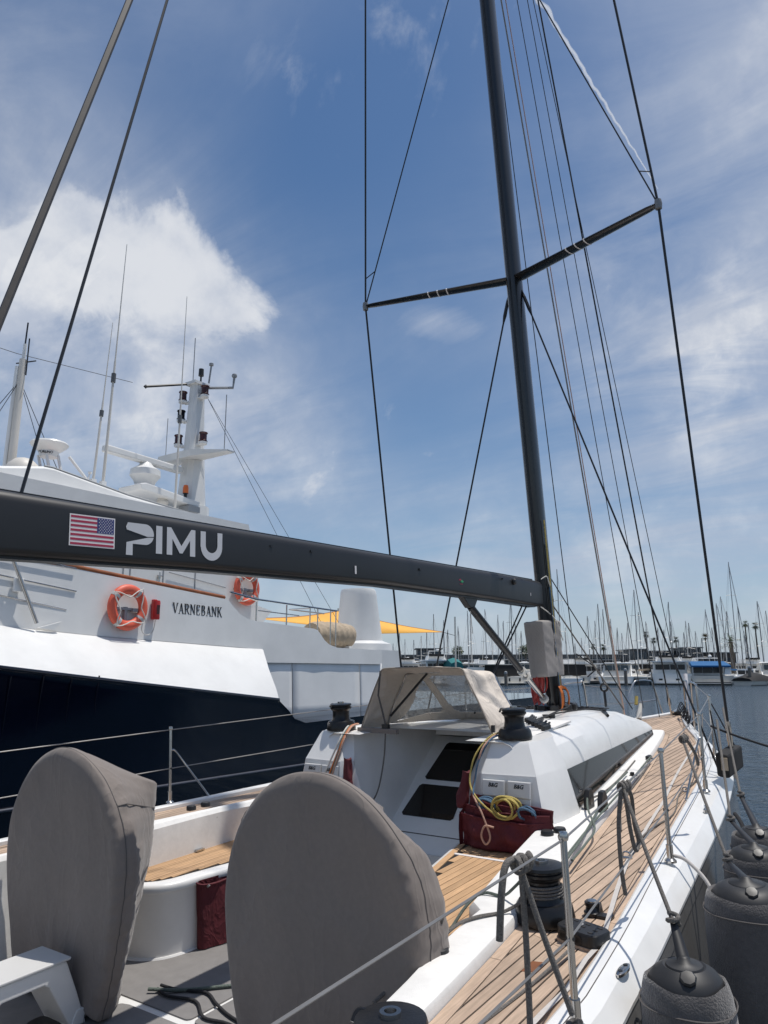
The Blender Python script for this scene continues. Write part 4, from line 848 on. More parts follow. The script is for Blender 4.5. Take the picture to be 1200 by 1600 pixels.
# hull: white bevelled gunwale over darker topsides
def hull():
    ys = frange(-7.3, 4.6, 46)+[4.72, 4.80]
    top = {1: MB(), -1: MB()}; side = MB(); rings = []
    for sgn in (1, -1):
        rows = []
        for y in ys:
            xi = rail(y); w = railw(y); xo = xi+w
            rows.append([(sgn*xi, y, -.02), (sgn*xi, y, .024), (sgn*(xi+.012), y, .032), (sgn*(xi+.055), y, .034), (sgn*(xi+.065), y, .030), (sgn*(xi+.62*w), y, .008),
                         (sgn*(xi+.70*w), y, .0), (sgn*(xo-.006), y, -.062), (sgn*xo, y, -.07), (sgn*xo, y, -.085)])
        top[sgn].loft(rows, cap=True, closed=False)
        part(top[sgn], 'gunwale', 'gel', 11)
        gr = MB(); gr.loft([[(sgn*(rail(y)+.057), y, .0335), (sgn*(rail(y)+.061), y, .0335), (sgn*(rail(y)+.061), y, .0325), (sgn*(rail(y)+.057), y, .0325)] for y in ys[:-4]]); part(gr, 'gunwale_groove', 'pipe')
    for y in ys:
        xo = rail(y)+railw(y)-.006; t = max(0, (y-1.2)/3.6)
        f = [1, 1.006, 1.004, 1.030, 1.02, .88, .45, 0]; zz = [-.083, -.15, -.155, -.55, -1.0, -1.35, -1.75, -1.9]
        xs = [max(xo*q-(.12*t*(1-q) if q else 0), .0) for q in f]
        half = [(x, y+(.0 if t < .9 else .03*j*0), z) for j, (x, z) in enumerate(zip(xs, zz))]
        rings.append([(-x, y, z) for x, y, z in half]+[(x, y, z) for x, y, z in reversed(half[:-1])])
    side.loft(rings, cap=True, closed=False)
    hull_ = part(side, 'hull', 'topside', 25)
    for sgn in (1, -1):
        part(MB().tube([(sgn*(rail(y)+railw(y)-.005), y, -.158) for y in ys[:-3]], .004, 5), 'hull_groove', 'pipe', parent=hull_)
hull()
# bedding under the planks
def bedding():
    b = MB()
    for sgn in (1, -1):
        rows = [[(sgn*(coam(y)-.03), y, -.006), (sgn*(rail(y)+.004), y, -.006)] for y in frange(-7.3, 2.4, 30)]
        b.loft(rows, cap=False, closed=False)
    rows = [[(-rail(y)-.004, y, -.006), (rail(y)+.004, y, -.006)] for y in frange(2.4, 4.72, 14)]
    b.loft(rows, cap=False, closed=False)
    return part(b, 'teak_deck', 'caulk')
DECK = bedding()
# individual teak deck planks, sprung parallel to the centreline, nibbed into margin planks
def inv(fn, x, lo, hi):
    # y at which the decreasing function fn crosses x
    for _ in range(40):
        m = (lo+hi)/2
        if fn(m) > x: lo = m
        else: hi = m
    return (lo+hi)/2
def planks():
    W, G = .0555, .0078
    mo = lambda y: coam(y)+.058; ri = lambda y: rail(y)-.052
    fore = lambda y: .42 if y < 2.47 else 0
    def joint(k, x): return [-6.2, -4.27-.45*(x-1.77), -2.55-.72*(x-1.75), -.16-.2*(x-1.3)*0+.45*(x-1.3)*.6, 1.6][k]
    k = 0
    n = int(2.1/W)
    for i in range(-n, n+1):
        xa, xb = i*W+G/2, (i+1)*W-G/2
        sg = 1 if (xa+xb) > 0 else -1
        a, b = sorted((abs(xa), abs(xb)))
        # front and aft ends at both edges
        def ends(x):
            yf = inv(ri, x, -7.3, 4.75) if x < ri(-7.29) else -7.3
            ya = -7.3 if x > mo(-7.29) else (inv(mo, x, -7.3, 2.4) if x > .48 else 2.50)
            return ya, yf
        (aa, fa), (ab, fb) = ends(a), ends(b)
        if min(fa, fb) - max(aa, ab) < .12: continue
        cuts = [None]
        segs = []
        js = [lambda x, k=k: joint(k, x) for k in range(5)]
        lo = (aa, ab)
        for j in js:
            ja, jb = j(a), j(b)
            if ja > lo[0]+.05 and jb > lo[1]+.05 and ja < fa-.05 and jb < fb-.05:
                segs.append((lo, (ja-.0015, jb-.0015))); lo = (ja+.0015, jb+.0015)
        segs.append((lo, (fa, fb)))
        for (l0, l1), (h0, h1) in segs:
            m = MB(); dz = random.uniform(-.0006, .0006)
            q = [(sg*a, l0), (sg*b, l1), (sg*b, h1), (sg*a, h0)]
            if sg < 0: q.reverse()
            m.prism(q, 'z', -.012, dz)
            part(m, 'plank', 'teak', parent=DECK)
    # margin planks along coaming and gunwale
    for sg in (1, -1):
        for (fi, fo, y0, y1) in ((lambda y: coam(y)+.004, lambda y: coam(y)+.053, -7.3, 2.40), (lambda y: rail(y)-.047, lambda y: rail(y)-.003, -7.3, 4.5)):
            cuts = frange(y0, y1, 7)
            for c0, c1 in zip(cuts, cuts[1:]):
                rows = []
                for y in frange(c0+.002, c1-.002, 5):
                    rows.append([(sg*fi(y), y, -.012), (sg*fi(y), y, .0005), (sg*fo(y), y, .0005), (sg*fo(y), y, -.012)])
                part(MB().loft(rows), 'margin_plank', 'teak', parent=DECK)
    x = .47
    part(MB().box((0, 2.455, -.006), (2*x, .07, .0128)), 'margin_plank', 'teak', parent=DECK)
planks()
# one fresh square plug let into the side deck
part(MB().prism([(1.776, -4.58), (1.830, -4.56), (1.830, -4.46), (1.776, -4.475)], 'z', -.01, .0016), 'deck_plug', 'teak_plug', parent=DECK)

# coamings: low white plinth from the quarter to the foredeck
def coamings():
    for sg in (1, -1):
        rows = []
        for y in sorted(frange(-7.3, -2.62, 22)+[-4.19, -4.115]):
            co = coam(y); ci = coin(y) if sg > 0 else min(co-.085, interp(COINP, y))
            foot = (ci-.02, -.66) if sg > 0 else ((1.325, -.66) if y > -4.55 else (1.50, -.66))
            rows.append([(sg*foot[0], y, foot[1]), (sg*(ci-.02 if sg > 0 else (1.325 if y > -4.55 else 1.55)), y, -.20), (sg*(ci-.004), y, .02), (sg*(ci+.02), y, .046), (sg*(ci+.035), y, .05), (sg*(co-.03), y, .05), (sg*(co-.008), y, .044), (sg*co, y, .03), (sg*co, y, -.012)])
        m = MB(); m.loft(rows, closed=False, cap=True)
        rows = []
        for y in frange(-2.62, 2.38, 24):
            ci = max(cbase(y)-.03, .05) if y > -2.2 else .80; co = coam(y)
            rows.append([(sg*ci, y, .03), (sg*ci, y, .049), (sg*(co-.03), y, .05), (sg*(co-.008), y, .044), (sg*co, y, .03), (sg*co, y, -.012)])
        m.loft(rows, closed=False, cap=True)
        part(m, 'coaming', 'nonskid', 30)
coamings()

# cabin trunk with its rounded shoulders
def zroof(y): return interp([(-2.6, .555), (-2.0, .555), (-1, .535), (0, .50), (.8, .425), (1.5, .30), (2.0, .21), (2.45, .07)], y)
WT = [(-2.24, .335), (1.9, .115), (2.3, .07)]
def cabin_ring(y):
    cb = cbase(y); wz = interp(WT, y); zr = zroof(y); wx = cb-.31*max(0, wz-.06)
    hz = zr-wz
    half = [(cb, .045), (cb-.004, .062), (wx, wz), (wx-.004, wz+.02), (wx-.022, wz+hz*.34), (wx-.062, wz+hz*.66), (wx-.125, wz+hz*.88), (max(wx-.20, .03), wz+hz*.985), (max((wx-.20)*.5, .015), zr+.004), (0, zr+.006)]
    return half
def cabin():
    ys = frange(-2.22, 2.4, 34)
    m = MB(); rows = []
    for y in ys:
        h = cabin_ring(y)
        rows.append([(x, y, z) for x, z in h]+[(-x, y, z) for x, z in reversed(h[:-1])])
    m.loft(rows, closed=False, cap=False)
    for sg in (1, -1):
        # the shoulders run on over the winch pods
        rows = []
        for t in frange(0, 1, 6):
            y = -2.22-t*.36
            h = cabin_ring(-2.22)
            row = []
            for x, z in h[2:-2]:
                k = 1-t*.15*max(0, min(1, (x-.55)/.5))
                row.append((sg*x*k, y-(.06*(1-min(1, (x-.6)/.45))*t), z))
            row.append((sg*.47, y-.06*t, .555)); rows.append(row)
        m.loft(rows, closed=False, cap=False)
    part(m, 'cabin', 'gel', 22)
    for sg in (1, -1):
        rows = []
        for y in frange(-2.17, 1.84, 24):
            h = cabin_ring(y); a, b = Vector((h[1][0], y, h[1][1])), Vector((h[2][0], y, h[2][1]))
            off = Vector((.005, 0, .001))
            rows.append([a.lerp(b, .04)+off, a.lerp(b, .97)+off])
        mm = MB(); mm.loft([[(sg*p.x, p.y, p.z) for p in r] for r in rows], closed=False, cap=False)
        part(mm, 'cabin_window', 'glassdark', 30)
cabin()
# winch pods each side of the companionway with the instrument covers
def pods():
    for sg in (1, -1):
        plan_b = [(.42, -2.66), (.60, -2.735), (1.06, -2.70), (1.10, -2.50), (1.112, -2.215)]
        plan_m = [(.535, -2.64), (.62, -2.70), (1.005, -2.665), (1.035, -2.46), (1.035, -2.225)]
        plan_t = [(.60, -2.54), (.65, -2.60), (.925, -2.575), (.965, -2.44), (.955, -2.23)]
        m = MB()
        rows = [[(sg*x, y, -.66) for x, y in plan_b], [(sg*x, y, .045) for x, y in plan_b], [(sg*x, y, .352) for x, y in plan_m],
                [(sg*(x*.996), y+.008, .362) for x, y in plan_m], [(sg*x, y, .535) for x, y in plan_t], [(sg*(x-.01), y+.02, .556) for x, y in plan_t], [(sg*(x*.8+.05), y+.25, .558) for x, y in plan_t]]
        m.loft(rows, closed=False, cap=False)
        # sloping inner wall beside the companionway
        wall = [[(sg*.60, -2.54, .55), (sg*.545, -2.62, .35), (sg*.42, -2.66, -.12), (sg*.40, -2.66, -.66)],
                [(sg*.56, -1.95, .552), (sg*.47, -2.0, .30), (sg*.405, -2.05, .05), (sg*.385, -2.1, -.66)],
                [(sg*.50, -1.40, .553), (sg*.42, -1.45, .49), (sg*.39, -1.5, .40), (sg*.385, -1.5, -.66)]]
        m.loft(wall, closed=False, cap=False)
        part(m, 'winch_pod', 'gel', 30)
        roofs = MB(); roofs.prism([(sg*.49, -1.3), (sg*.62, -2.55), (sg*.85, -2.56), (sg*.72, -1.3)], 'z', .545, .5595)
        part(roofs, 'pod_top', 'nonskid')
        # instrument covers lie on the raked bulkhead
        for k, cx in ((0, .712), (1, .897)):
            a = Vector((sg*cx, -2.709+(cx-.7)*.04, .268)); up = Vector((0, .05, .31)).normalized(); ex = Vector((1, 0, 0))
            nrm = ex.cross(up)
            rot = Matrix((ex, up, -nrm)).transposed()
            m = MB()
            hw, hh, d = .083, .052, .018
            rows = []
            for (dx, dy, dd) in ((hw, hh, 0), (hw, hh, d*.6), (hw*.93, hh*.93, d)):
                rows.append([a+ex*(x*dx)+up*(y*dy)+nrm*dd for x, y in ((-1, -1), (1, -1), (1, 1), (-1, 1))])
            m.loft(rows)
            c = part(m, 'instrument_cover', 'grey_gel', bevel=.004)
            lg = MB(); put_text(lg, 'B&G', .036, a+nrm*(d+.0015)+up*.018, ex, up, extrude=.0006, shear=.25, bold=.0010, space=1.0)
            part(lg, 'lettering', 'ink', parent=c)
            tr = MB()
            tr.box(a+up*-.080+nrm*.003, (.164, .046, .010), rot); part(tr, 'cover_sill', 'grey_gel', bevel=.003, parent=c)
pods()
# companionway: sloping frame with two black washboards, sliding hatch over it
def companionway():
    up = Vector((0, .65, .485)).normalized(); o = Vector((0, -2.27, -.09)); nrm = Vector((0, -up.z, up.y))
    P = lambda x, s, d=0.: (o+Vector((x, 0, 0))+up*s+nrm*d)
    m = MB(); m.slab([P(-.43, -.36), P(.40, -.36), P(.40, .86), P(-.43, .86)], .03)
    part(m, 'companionway_frame', 'gel')
    L = .80
    def board(x0, x1, x2, x3, s0, s1, name):
        mm = MB(); c = .02
        poly = [(x0+c, s0), (x1-c, s0), (x1, s0+c), (x2, s1-c), (x2-c, s1), (x3+c, s1), (x3, s1-c), (x0, s0+c)]
        mm.slab([P(x, s, .006) for x, s in poly], .005)
        part(mm, name, 'plexi')
    board(-.355, .115, .094, -.325, -.01, .31, 'washboard'); board(-.315, .088, .068, -.275, .365, .78, 'washboard')
    seam = MB(); seam.slab([P(-.43, -.165, .002), (P(.40, -.165, .002)), P(.40, -.157, .002), P(-.43, -.157, .002)], .001); part(seam, 'panel_seam', 'pipe')
    st = MB(); st.slab([(-.43, -2.62, -.66), (.42, -2.62, -.66), (.42, -2.58, -.27), (-.43, -2.58, -.27)], .03); part(st, 'step_panel', 'grey_gel')
    h = MB(); rows = []
    for y, z in ((-1.70, .50), (-1.68, .525), (-1.4, .568), (-.9, .56)):
        rows.append([(-.36, y, z-.05), (-.35, y, z), (-.15, y, z+.012), (.15, y, z+.012), (.35, y, z), (.36, y, z-.05)])
    h.loft(rows, closed=False); part(h, 'sliding_hatch', 'nonskid', 30)
    t = MB(); t.lathe([(.014, 0), (.014, .012)], (.30, -2.33, -.13), 10); part(t, 'lock_button', 'steel', 40)
    g = MB(); g.box((0, -1.28, .563), (.75, .05, .03)); part(g, 'hatch_garage_lip', 'gel')
companionway()

# cockpit: sole pads, teak seats
def cockpit():
    s = MB(); s.box((0, -4.9, -.70), (3.3, 4.9, .08)); part(s, 'cockpit_sole', 'gel')
    def pad(x0, x1, y0, y1, r=.05, cut=()):
        p = []
        for cx, cy, a0 in ((x1-r, y1-r, 0), (x0+r, y1-r, 90), (x0+r, y0+r, 180), (x1-r, y0+r, 270)):
            for a in (0, 30, 60, 90): p.append((cx+r*math.cos(R(a0+a)), cy+r*math.sin(R(a0+a))))
        part(MB().prism(p, 'z', -.662, -.652), 'sole_pad', 'pad')
    pad(-1.32, -.185, -4.545, -2.7, .03); pad(-.155, .9, -4.545, -2.7, .03); pad(.93, 1.35, -4.545, -2.7, .03)
    pad(-.70, .00, -5.35, -4.60, .09); pad(.05, .75, -5.35, -4.60, .09); pad(-1.5, -.745, -6.9, -4.575, .06); pad(.80, 1.5, -6.9, -4.575, .06)
    pad(-.70, .75, -6.9, -5.40, .09)
    pp = [(-4.245, 1.345), (-4.24, 1.20), (-4.20, 1.06), (-4.12, .955), (-4.0, .905), (-3.87, .888), (-3.6, .84), (-3.1, .725), (-2.62, .57)]
    ps = [(-4.44, 1.36), (-4.43, 1.10), (-4.40, 1.0), (-4.32, .90), (-4.18, .845), (-4.0, .77), (-3.6, .605), (-3.1, .49), (-2.62, .385)]
    for sg, path in ((1, ps), (-1, pp)):
        ZS = -.12 if sg > 0 else -.205
        tab = sorted((y, x) for y, x in path)
        q = spline([Vector((x, y, 0)) for y, x in path], 6)
        fo = (lambda y: coin(y)-.012) if sg > 0 else (lambda y: 1.335)
        rings = []
        for k, p in enumerate(q):
            t = (q[min(k+1, len(q)-1)]-q[max(k-1, 0)]).normalized(); nn = Vector((-t.y, t.x, 0))
            if nn.x < 0 and abs(nn.x) > .3 or nn.y > 0: nn = -nn if nn.y > .3 or nn.x < 0 else nn
            out = Vector((-abs(nn.x), -abs(nn.y), 0))
            r = []
            for d, z in ((0, -.655), (0, ZS-.07), (.010, ZS-.062), (.018, ZS-.052), (.018, ZS-.026), (.010, ZS-.012), (-.004, ZS-.006), (-.05, ZS-.005)):
                v = p+out*d; r.append((sg*v.x, v.y, z))
            rings.append(r)
        m = MB(); m.loft(rings, closed=False, cap=False)
        fi = lambda y: interp(tab, y)
        ys = [y for y in frange(-4.19 if sg < 0 else -4.38, -2.64, 22)]
        m.loft([[(sg*(fi(y)+.035), y, ZS-.0055), (sg*max(fo(y)+.03, fi(y)+.04), y, ZS-.0055)] for y in ys], closed=False, cap=False)
        seat = part(m, 'cockpit_seat', 'gel', 55)
        if sg < 0: part(MB().tube([(sg*p.x, p.y-.004, -.652) for p in q], .012, 6), 'seat_fillet', 'gel', 50, parent=seat)
        w = .052 if sg > 0 else .0285; g = .0045 if sg > 0 else .0035; ins = .07 if sg > 0 else .085
        bed = MB(); bed.loft([[(sg*min(fi(y)+ins-.005, fo(y)-.002), y, ZS-.005), (sg*fo(y), y, ZS-.005)] for y in frange(ys[0]+.02, -2.64, 20)], closed=False, cap=False)
        part(bed, 'seat_caulk', 'caulk', parent=seat)
        inx = lambda y: fi(y)+ins
        x = .25
        while x < 1.5:
            a, b = x, x+w-g
            ys_ = [y for y in frange(ys[0]+.02, -2.64, 90) if inx(y) < a and fo(y)-.004 > b]
            if len(ys_) > 4:
                spans = [(ys_[0], ys_[-1])]
                if sg > 0 and ys_[0] < -2.95 < ys_[-1]: spans = [(ys_[0], -2.955), (-2.915, ys_[-1])]
                for y0, y1 in spans:
                    if y1-y0 < .05: continue
                    qd = [(sg*a, y0), (sg*b, y0), (sg*b, y1), (sg*a, y1)]
                    if sg < 0: qd.reverse()
                    part(MB().prism(qd, 'z', ZS-.007, ZS+random.uniform(-.0005, .0005)), 'seat_slat', 'teak_new', parent=seat)
            x += w
        if sg > 0:
            part(MB().loft([[(sg*(fi(y)+.022), y, ZS-.0075), (sg*(fi(y)+.022), y, ZS+.001), (sg*(fi(y)+.066), y, ZS+.001), (sg*(fi(y)+.066), y, ZS-.0075)] for y in frange(-4.2, -2.66, 10)]), 'seat_edge_slat', 'teak_new', parent=seat)
            part(MB().prism([(.52, -2.95), (1.09, -2.95), (1.02, -2.92), (.505, -2.92)], 'z', ZS-.007, ZS+.001), 'seat_joint_strip', 'print_w', parent=seat)
        else:
            h = MB(); h.box((-1.31, -3.50, ZS+.012), (.03, .07, .012)); part(h, 'seat_lift_ring', 'steel', parent=seat)
    # port light switches and small fittings in the coaming
    for y in (-3.42, -3.28):
        m = MB(); m.lathe([(.036, 0), (.036, .025), (.03, .032)], (-1.50, y, .05), 14); part(m, 'furler_button', 'blk', 40)
    for q in ((1.145, -2.86), (1.185, -2.76)):
        m = MB(); m.lathe([(.040, 0), (.040, .018), (.034, .028), (.0, .03)], (q[0], q[1], .05), 16); part(m, 'furler_button', 'blk', 40)
    m = MB(); m.lathe([(.012, 0), (.012, .01)], (-1.352, -3.30, -.02), 10, 'x'); part(m, 'coaming_stud', 'steel', 40)
    # helmsman's folding foot brace at the quarter
    arch = [(-4.965, -.315), (-4.955, -.335), (-4.90, -.48), (-4.84, -.655), (-4.925, -.655), (-5.055, -.415), (-5.085, -.395), (-5.30, -.395), (-5.325, -.415), (-5.34, -.655), (-5.72, -.655), (-5.74, -.315)]
    B_ = part(MB().prism(arch, 'x', -.90, -.645), 'foot_brace', 'gel', bevel=.008)
    part(MB().prism([(-4.945, -.298), (-5.75, -.298), (-5.75, -.312), (-4.95, -.312)], 'x', -.91, -.632), 'brace_tread', 'grey_gel', parent=B_, bevel=.004)
    part(MB().prism([(-4.86, -.648), (-4.845, -.575), (-4.90, -.575), (-4.935, -.648)], 'x', -.89, -.640), 'brace_foot', 'gel', parent=B_, bevel=.004)
    w = MB(); w.lathe([(.10, 0), (.10, .008), (.07, .010)], (-.80, -4.98, -.652), 18); part(w, 'floor_socket', 'blk', 40)
    # transom coaming behind
    t = MB(); t.box((0, -7.2, -.32), (3.3, .16, .7)); part(t, 'transom_coaming', 'gel')
cockpit()

# ------------------------------------------------------------------ mast, boom, rigging
mast_y = lambda z: .113-.068*z
def oval(cx, cy, z, a, b, n=20): return [(cx+a*math.cos(2*math.pi*j/n), cy+b*math.sin(2*math.pi*j/n), z) for j in range(n)]
def rig():
    m = MB(); m.loft([oval(0, mast_y(z), z, .080*k, .125*k) for z, k in ((.42, 1), (5, 1), (10, .98), (14, .9), (17.6, .66))])
    mast = part(m, 'mast', 'carbon', 40)
    t = MB(); t.tube([(0, mast_y(z)-.128, z) for z in (1.9, 8, 16)], .012, 6); part(t, 'mainsail_track', 'blkm', parent=mast)
    c = MB(); c.lathe([(.16, .0), (.17, .02), (.17, .05), (.10, .07)], (0, .085, .495), 22); part(c, 'mast_collar', 'blk', 30, parent=mast)
    # hardware at the mast foot
    h = MB()
    for k in range(9):
        a = k*.7+.2
        h.box((.19*math.cos(a), .085+.22*math.sin(a), .53), (.05, .09, .06), Matrix.Rotation(a, 3, 'Z'))
    part(h, 'halyard_blocks', 'blk', parent=mast, bevel=.01)
    for z0, tips in ((5.144, (1.688, -.71)), (9.75, (1.30, -1.0)), (13.6, (.85, -1.1))):
        for sg in (1, -1):
            a = Vector((sg*.07, mast_y(z0)-.02, z0-.02)); b = Vector((sg*tips[0], tips[1], z0))
            ax = (b-a).normalized(); u = Vector((ax.y, -ax.x, 0)).normalized()*-1
            w = ax.cross(u)
            rings = []
            for t_, cw, ct in ((0, .085, .028), (.5, .07, .024), (.94, .05, .02), (1, .03, .018)):
                p = a.lerp(b, t_); rings.append([p+u*cw*math.cos(q)+w*ct*math.sin(q) for q in [2*math.pi*j/14 for j in range(14)]])
            s = part(MB().loft(rings), 'spreader', 'carbon', 40, parent=mast)
            if z0 < 6:
                for t_ in (.40, .465, .53):
                    p0, p1 = a.lerp(b, t_), a.lerp(b, t_+.008)
                    k = 1-.3*t_
                    r2 = [[p+u*.087*k*math.cos(q)+w*.0295*k*math.sin(q) for q in [2*math.pi*j/14 for j in range(14)]] for p in (p0, p1)]
                    part(MB().loft(r2), 'white_tape', 'print_w', 40, parent=s)
            e = MB(); e.lathe([(.0, -.05), (.03, -.045), (.036, 0), (.03, .045), (0, .05)], b, 12); part(e, 'spreader_tip', 'wire', 40, parent=s)
    ch = (1.72, -.05, .02)
    for sg in (1, -1):
        tip = Vector((sg*1.688, -.71, 5.144)); tip2 = Vector((sg*1.30, -1.0, 9.75))
        C = Vector((sg*1.70, -.12, -.02))
        # shroud chain, turnbuckles
        s = part(MB().tube([C.lerp(tip, .09), tip], .0125, 6), 'shroud', 'darkwire')
        part(MB().tube([C, C.lerp(tip, .035), C.lerp(tip, .036), C.lerp(tip, .06), C.lerp(tip, .061), C.lerp(tip, .095)], [.012, .012, .022, .022, .026, .024], 8), 'turnbuckle', 'steel', 40, parent=s)
        part(MB().tube([tip, tip2], .0115, 6), 'shroud', 'darkwire')
        part(MB().tube([tip2, (0, mast_y(17.3), 17.3)], .009, 6), 'shroud', 'darkwire')
        top2 = Vector((sg*.08, mast_y(9.65), 9.65))
        part(MB().tube([tip, top2], .0075, 6), 'diagonal_stay', 'darkwire')
        part(MB().tube([tip.lerp(top2, .09), tip.lerp(tip2, .072)], .006, 5), 'stay_link', 'darkwire')
        lo = Vector((sg*.07, mast_y(5.0), 5.0)); C2 = Vector((sg*1.58, -.10, .0))
        part(MB().tube([lo.lerp(C2, .06), C2], .0095, 6), 'lower_shroud', 'darkwire')
        part(MB().tube([lo, lo.lerp(C2, .02), lo.lerp(C2, .05), lo.lerp(C2, .065)], [.006, .018, .02, .010], 6), 'stay_terminal', 'darkwire')
    zt = 17.0
    M1 = Vector((0, mast_y(zt)+.1, zt))
    def stay(a, b, r, m, name='halyard', seg=1, sag=0.):
        pts = [lerp(a, b, t)+Vector((0, 0, -sag*4*t*(1-t))) for t in frange(0, 1, seg)]
        return part(MB().tube(pts, r, 5), name, m)
    # forestay with its turnbuckle, inner stays and halyards led forward
    f = stay((0, 4.313, .05), (0, 1.135+(1.135-2.307)/(9.703-6.094)*6.6, 9.703+6.6), .0115, 'darkwire', 'forestay')
    part(MB().tube([(0, 4.313, .03), (0, 4.27, .16), (0, 4.265, .18), (0, 4.23, .29), (0, 4.225, .30), (0, 4.18, .44)], [.014, .014, .028, .028, .022, .018], 8), 'turnbuckle', 'steel', 40, parent=f)
    def through(p, q, k0, k1): p, q = Vector(p), Vector(q); return p+(q-p)*k0, p+(q-p)*k1
    stay(*through((0, .78, .42), (0, -.235, 8.0), 0, 1.9), .0055, 'darkwire')
    stay(*through((0, 2.19, .22), (0, -.069, 8.785), 0, 1.7), .010, 'wire', 'inner_forestay')
    stay(*through((.02, 2.17, .22), (.02, .03, 8.785), 0, 1.7), .006, 'rope_p')
    stay(*through((0, 3.0, .25), (0, .425, 9.161), 0, 1.6), .0055, 'darkwire')
    stay(*through((0, 3.70, .06), (0, .768, 9.423), 0, 1.5), .0055, 'darkwire')
    stay(*through((.05, 4.75, .35), (0, .971, 9.578), 0, 1.45), .0055, 'darkwire')
    # fine lines off the mast to the deck
    stay((.06, -.03, 1.62), (.55, .55, .47), .008, 'rope_g', 'control_line'); stay((.06, .05, 1.85), (.62, .62, .47), .006, 'rope_k', 'control_line')
    # main halyard on the boom end and the backstay to the quarter
    A, B = Vector((0, -5.68, 1.97)), Vector((-.1, -1.95, 17.2))
    stay(A, A.lerp(B, .27), .0085, 'darkwire', 'main_halyard'); stay(A.lerp(B, .27), B, .006, 'darkwire', 'main_halyard')
    stay(BKA, BKB, .0135, 'rope_bk', 'backstay')
    # halyard tails down the mast's starboard side
    for i, (m_, y, x) in enumerate((('rope_y', .05, .088), ('rope_gn', .075, .083), ('rope_o', .10, .075), ('rope_y', .125, .060), ('rope_b', .02, .092), ('rope_k', -.01, .094))):
        zt_ = (2.45, 2.2, 1.2, 2.6, 1.75, 1.6)[i]
        part(MB().tube([(x+.01, y-.068*z+.005, z) for z in (.53, zt_)], .008, 5), 'halyard_tail', m_, parent=mast)
    for k, (dx, dy, m_, r) in enumerate(((.12, .02, 'rope_o', .12), (.13, -.02, 'rope_o', .14), (.09, .10, 'rope_k', .10), (-.02, -.17, 'rope_r', .10), (-.05, -.2, 'rope_r', .13), (-.08, -.17, 'rope_r', .15))):
        c0 = Vector((dx, dy, .62 if k < 3 else .80))
        pts = [c0+Vector((.03*math.cos(a*2), r*.62*math.cos(a), (r*1.0 if k < 3 else r*1.35)*math.sin(a)+.02*math.sin(3*a))) for a in [2*math.pi*j/18 for j in range(18)]]
        part(MB().tube(pts, .009, 5, closed=True), 'rope_loop', m_, parent=mast)
    for k in range(7):
        x = -.06+.016*k-.05; part(MB().tube(spline([(x, -.16-.006*k, .86), (x-.015, -.20, .72), (x, -.18, .57+.015*(k % 3))]), .008, 5), 'halyard_tail', 'rope_r', parent=mast)
    # boom
    prof = [(-.19, 1.553, 1.811, .062), (-.35, 1.557, 1.817, .074), (-1.2, 1.60, 1.844, .088), (-3, 1.673, 1.894, .095), (-4.75, 1.694, 1.944, .098), (-5.8, 1.690, 1.971, .098), (-6.75, 1.70, 1.985, .09)]
    rings = []
    for y, zb, zt_, hw in prof:
        q = []
        for cx, cz, a0, rr in ((hw, zt_, 0, .055), (-hw, zt_, 90, .055), (-hw, zb, 180, .028), (hw, zb, 270, .028)):
            for a in (0, 22, 45, 68, 90):
                ox = cx-math.copysign(rr, cx); oz = cz-rr if cz == zt_ else cz+rr
                q.append((ox+rr*math.cos(R(a0+a)), y, oz+rr*math.sin(R(a0+a))))
        rings.append(q)
    boom = part(MB().loft(rings), 'boom', 'boom', 30)
    part(MB().loft([[(s*.045, y, zb-.014), (s*.045, y, zb+.004), (-s*.045, y, zb+.004), (-s*.045, y, zb-.014)] for s in (1,) for y, zb, zt_, hw in prof[1:]]), 'boom_track', 'blkm', parent=boom)
    part(MB().loft([[(.03, y, zt_-.003), (.03, y, zt_+.010), (-.03, y, zt_+.010), (-.03, y, zt_-.003)] for y, zb, zt_, hw in prof[1:]]), 'sail_groove', 'blkm', parent=boom)
    part(MB().box((0, -.115, 1.66), (.05, .16, .12)), 'gooseneck', 'blkm', parent=boom, bevel=.01)
    X = .0992
    for y, z, sy, sz in ((-3.825, 1.845, .022, .015), (-2.553, 1.800, .03, .016), (-4.19, 1.85, .02, .012), (-1.15, 1.79, .02, .014)):
        part(MB().box((X-.003, y, z), (.012, sy, sz)), 'boom_fitting', 'blk', parent=boom)
    part(MB().lathe([(.030, 0), (.032, .012), (.02, .026), (0, .028)], (.086, -.90, 1.775), 14, 'x'), 'boom_cleat', 'blk', 40, parent=boom)
    part(MB().box((X-.0005, -3.372, 1.752), (.004, .016, .055)), 'white_mark', 'print_w', parent=boom)
    part(MB().box((.078, -.52, 1.665), (.006, .008, .03)), 'white_mark', 'print_w', parent=boom)
    e = MB(); e.prism([(-1.955, 1.742), (-1.93, 1.756), (-1.905, 1.742)], 'x', .090, .0935); part(e, 'round_emblem', 'print_r', parent=boom)
    e = MB(); e.prism([(-1.928, 1.734), (-1.9, 1.748), (-1.872, 1.732), (-1.90, 1.722)], 'x', .090, .0934); part(e, 'round_emblem', 'print_g', parent=boom)
    part(MB().box((.0905, -1.915, 1.712), (.005, .05, .004)), 'round_emblem', 'print_r', parent=boom)
    # flag print
    def face(poly, m_, name, par, x=X+.0012, t=.0008):
        return part(MB().prism(poly, 'x', x-t, x), name, m_, parent=par)
    y0, y1, zt0, zb0 = -5.500, -5.262, 1.897, 1.750
    fl = face([(y0, zb0), (y1, zb0), (y1, zt0), (y0, zt0)], 'print_w', 'flag_print', boom, X+.001)
    a0, a1, b0, b1 = y0+.006, y1-.006, zb0+.006, zt0-.006; h = (b1-b0)/13
    ucan = a1-(a1-a0)*.40
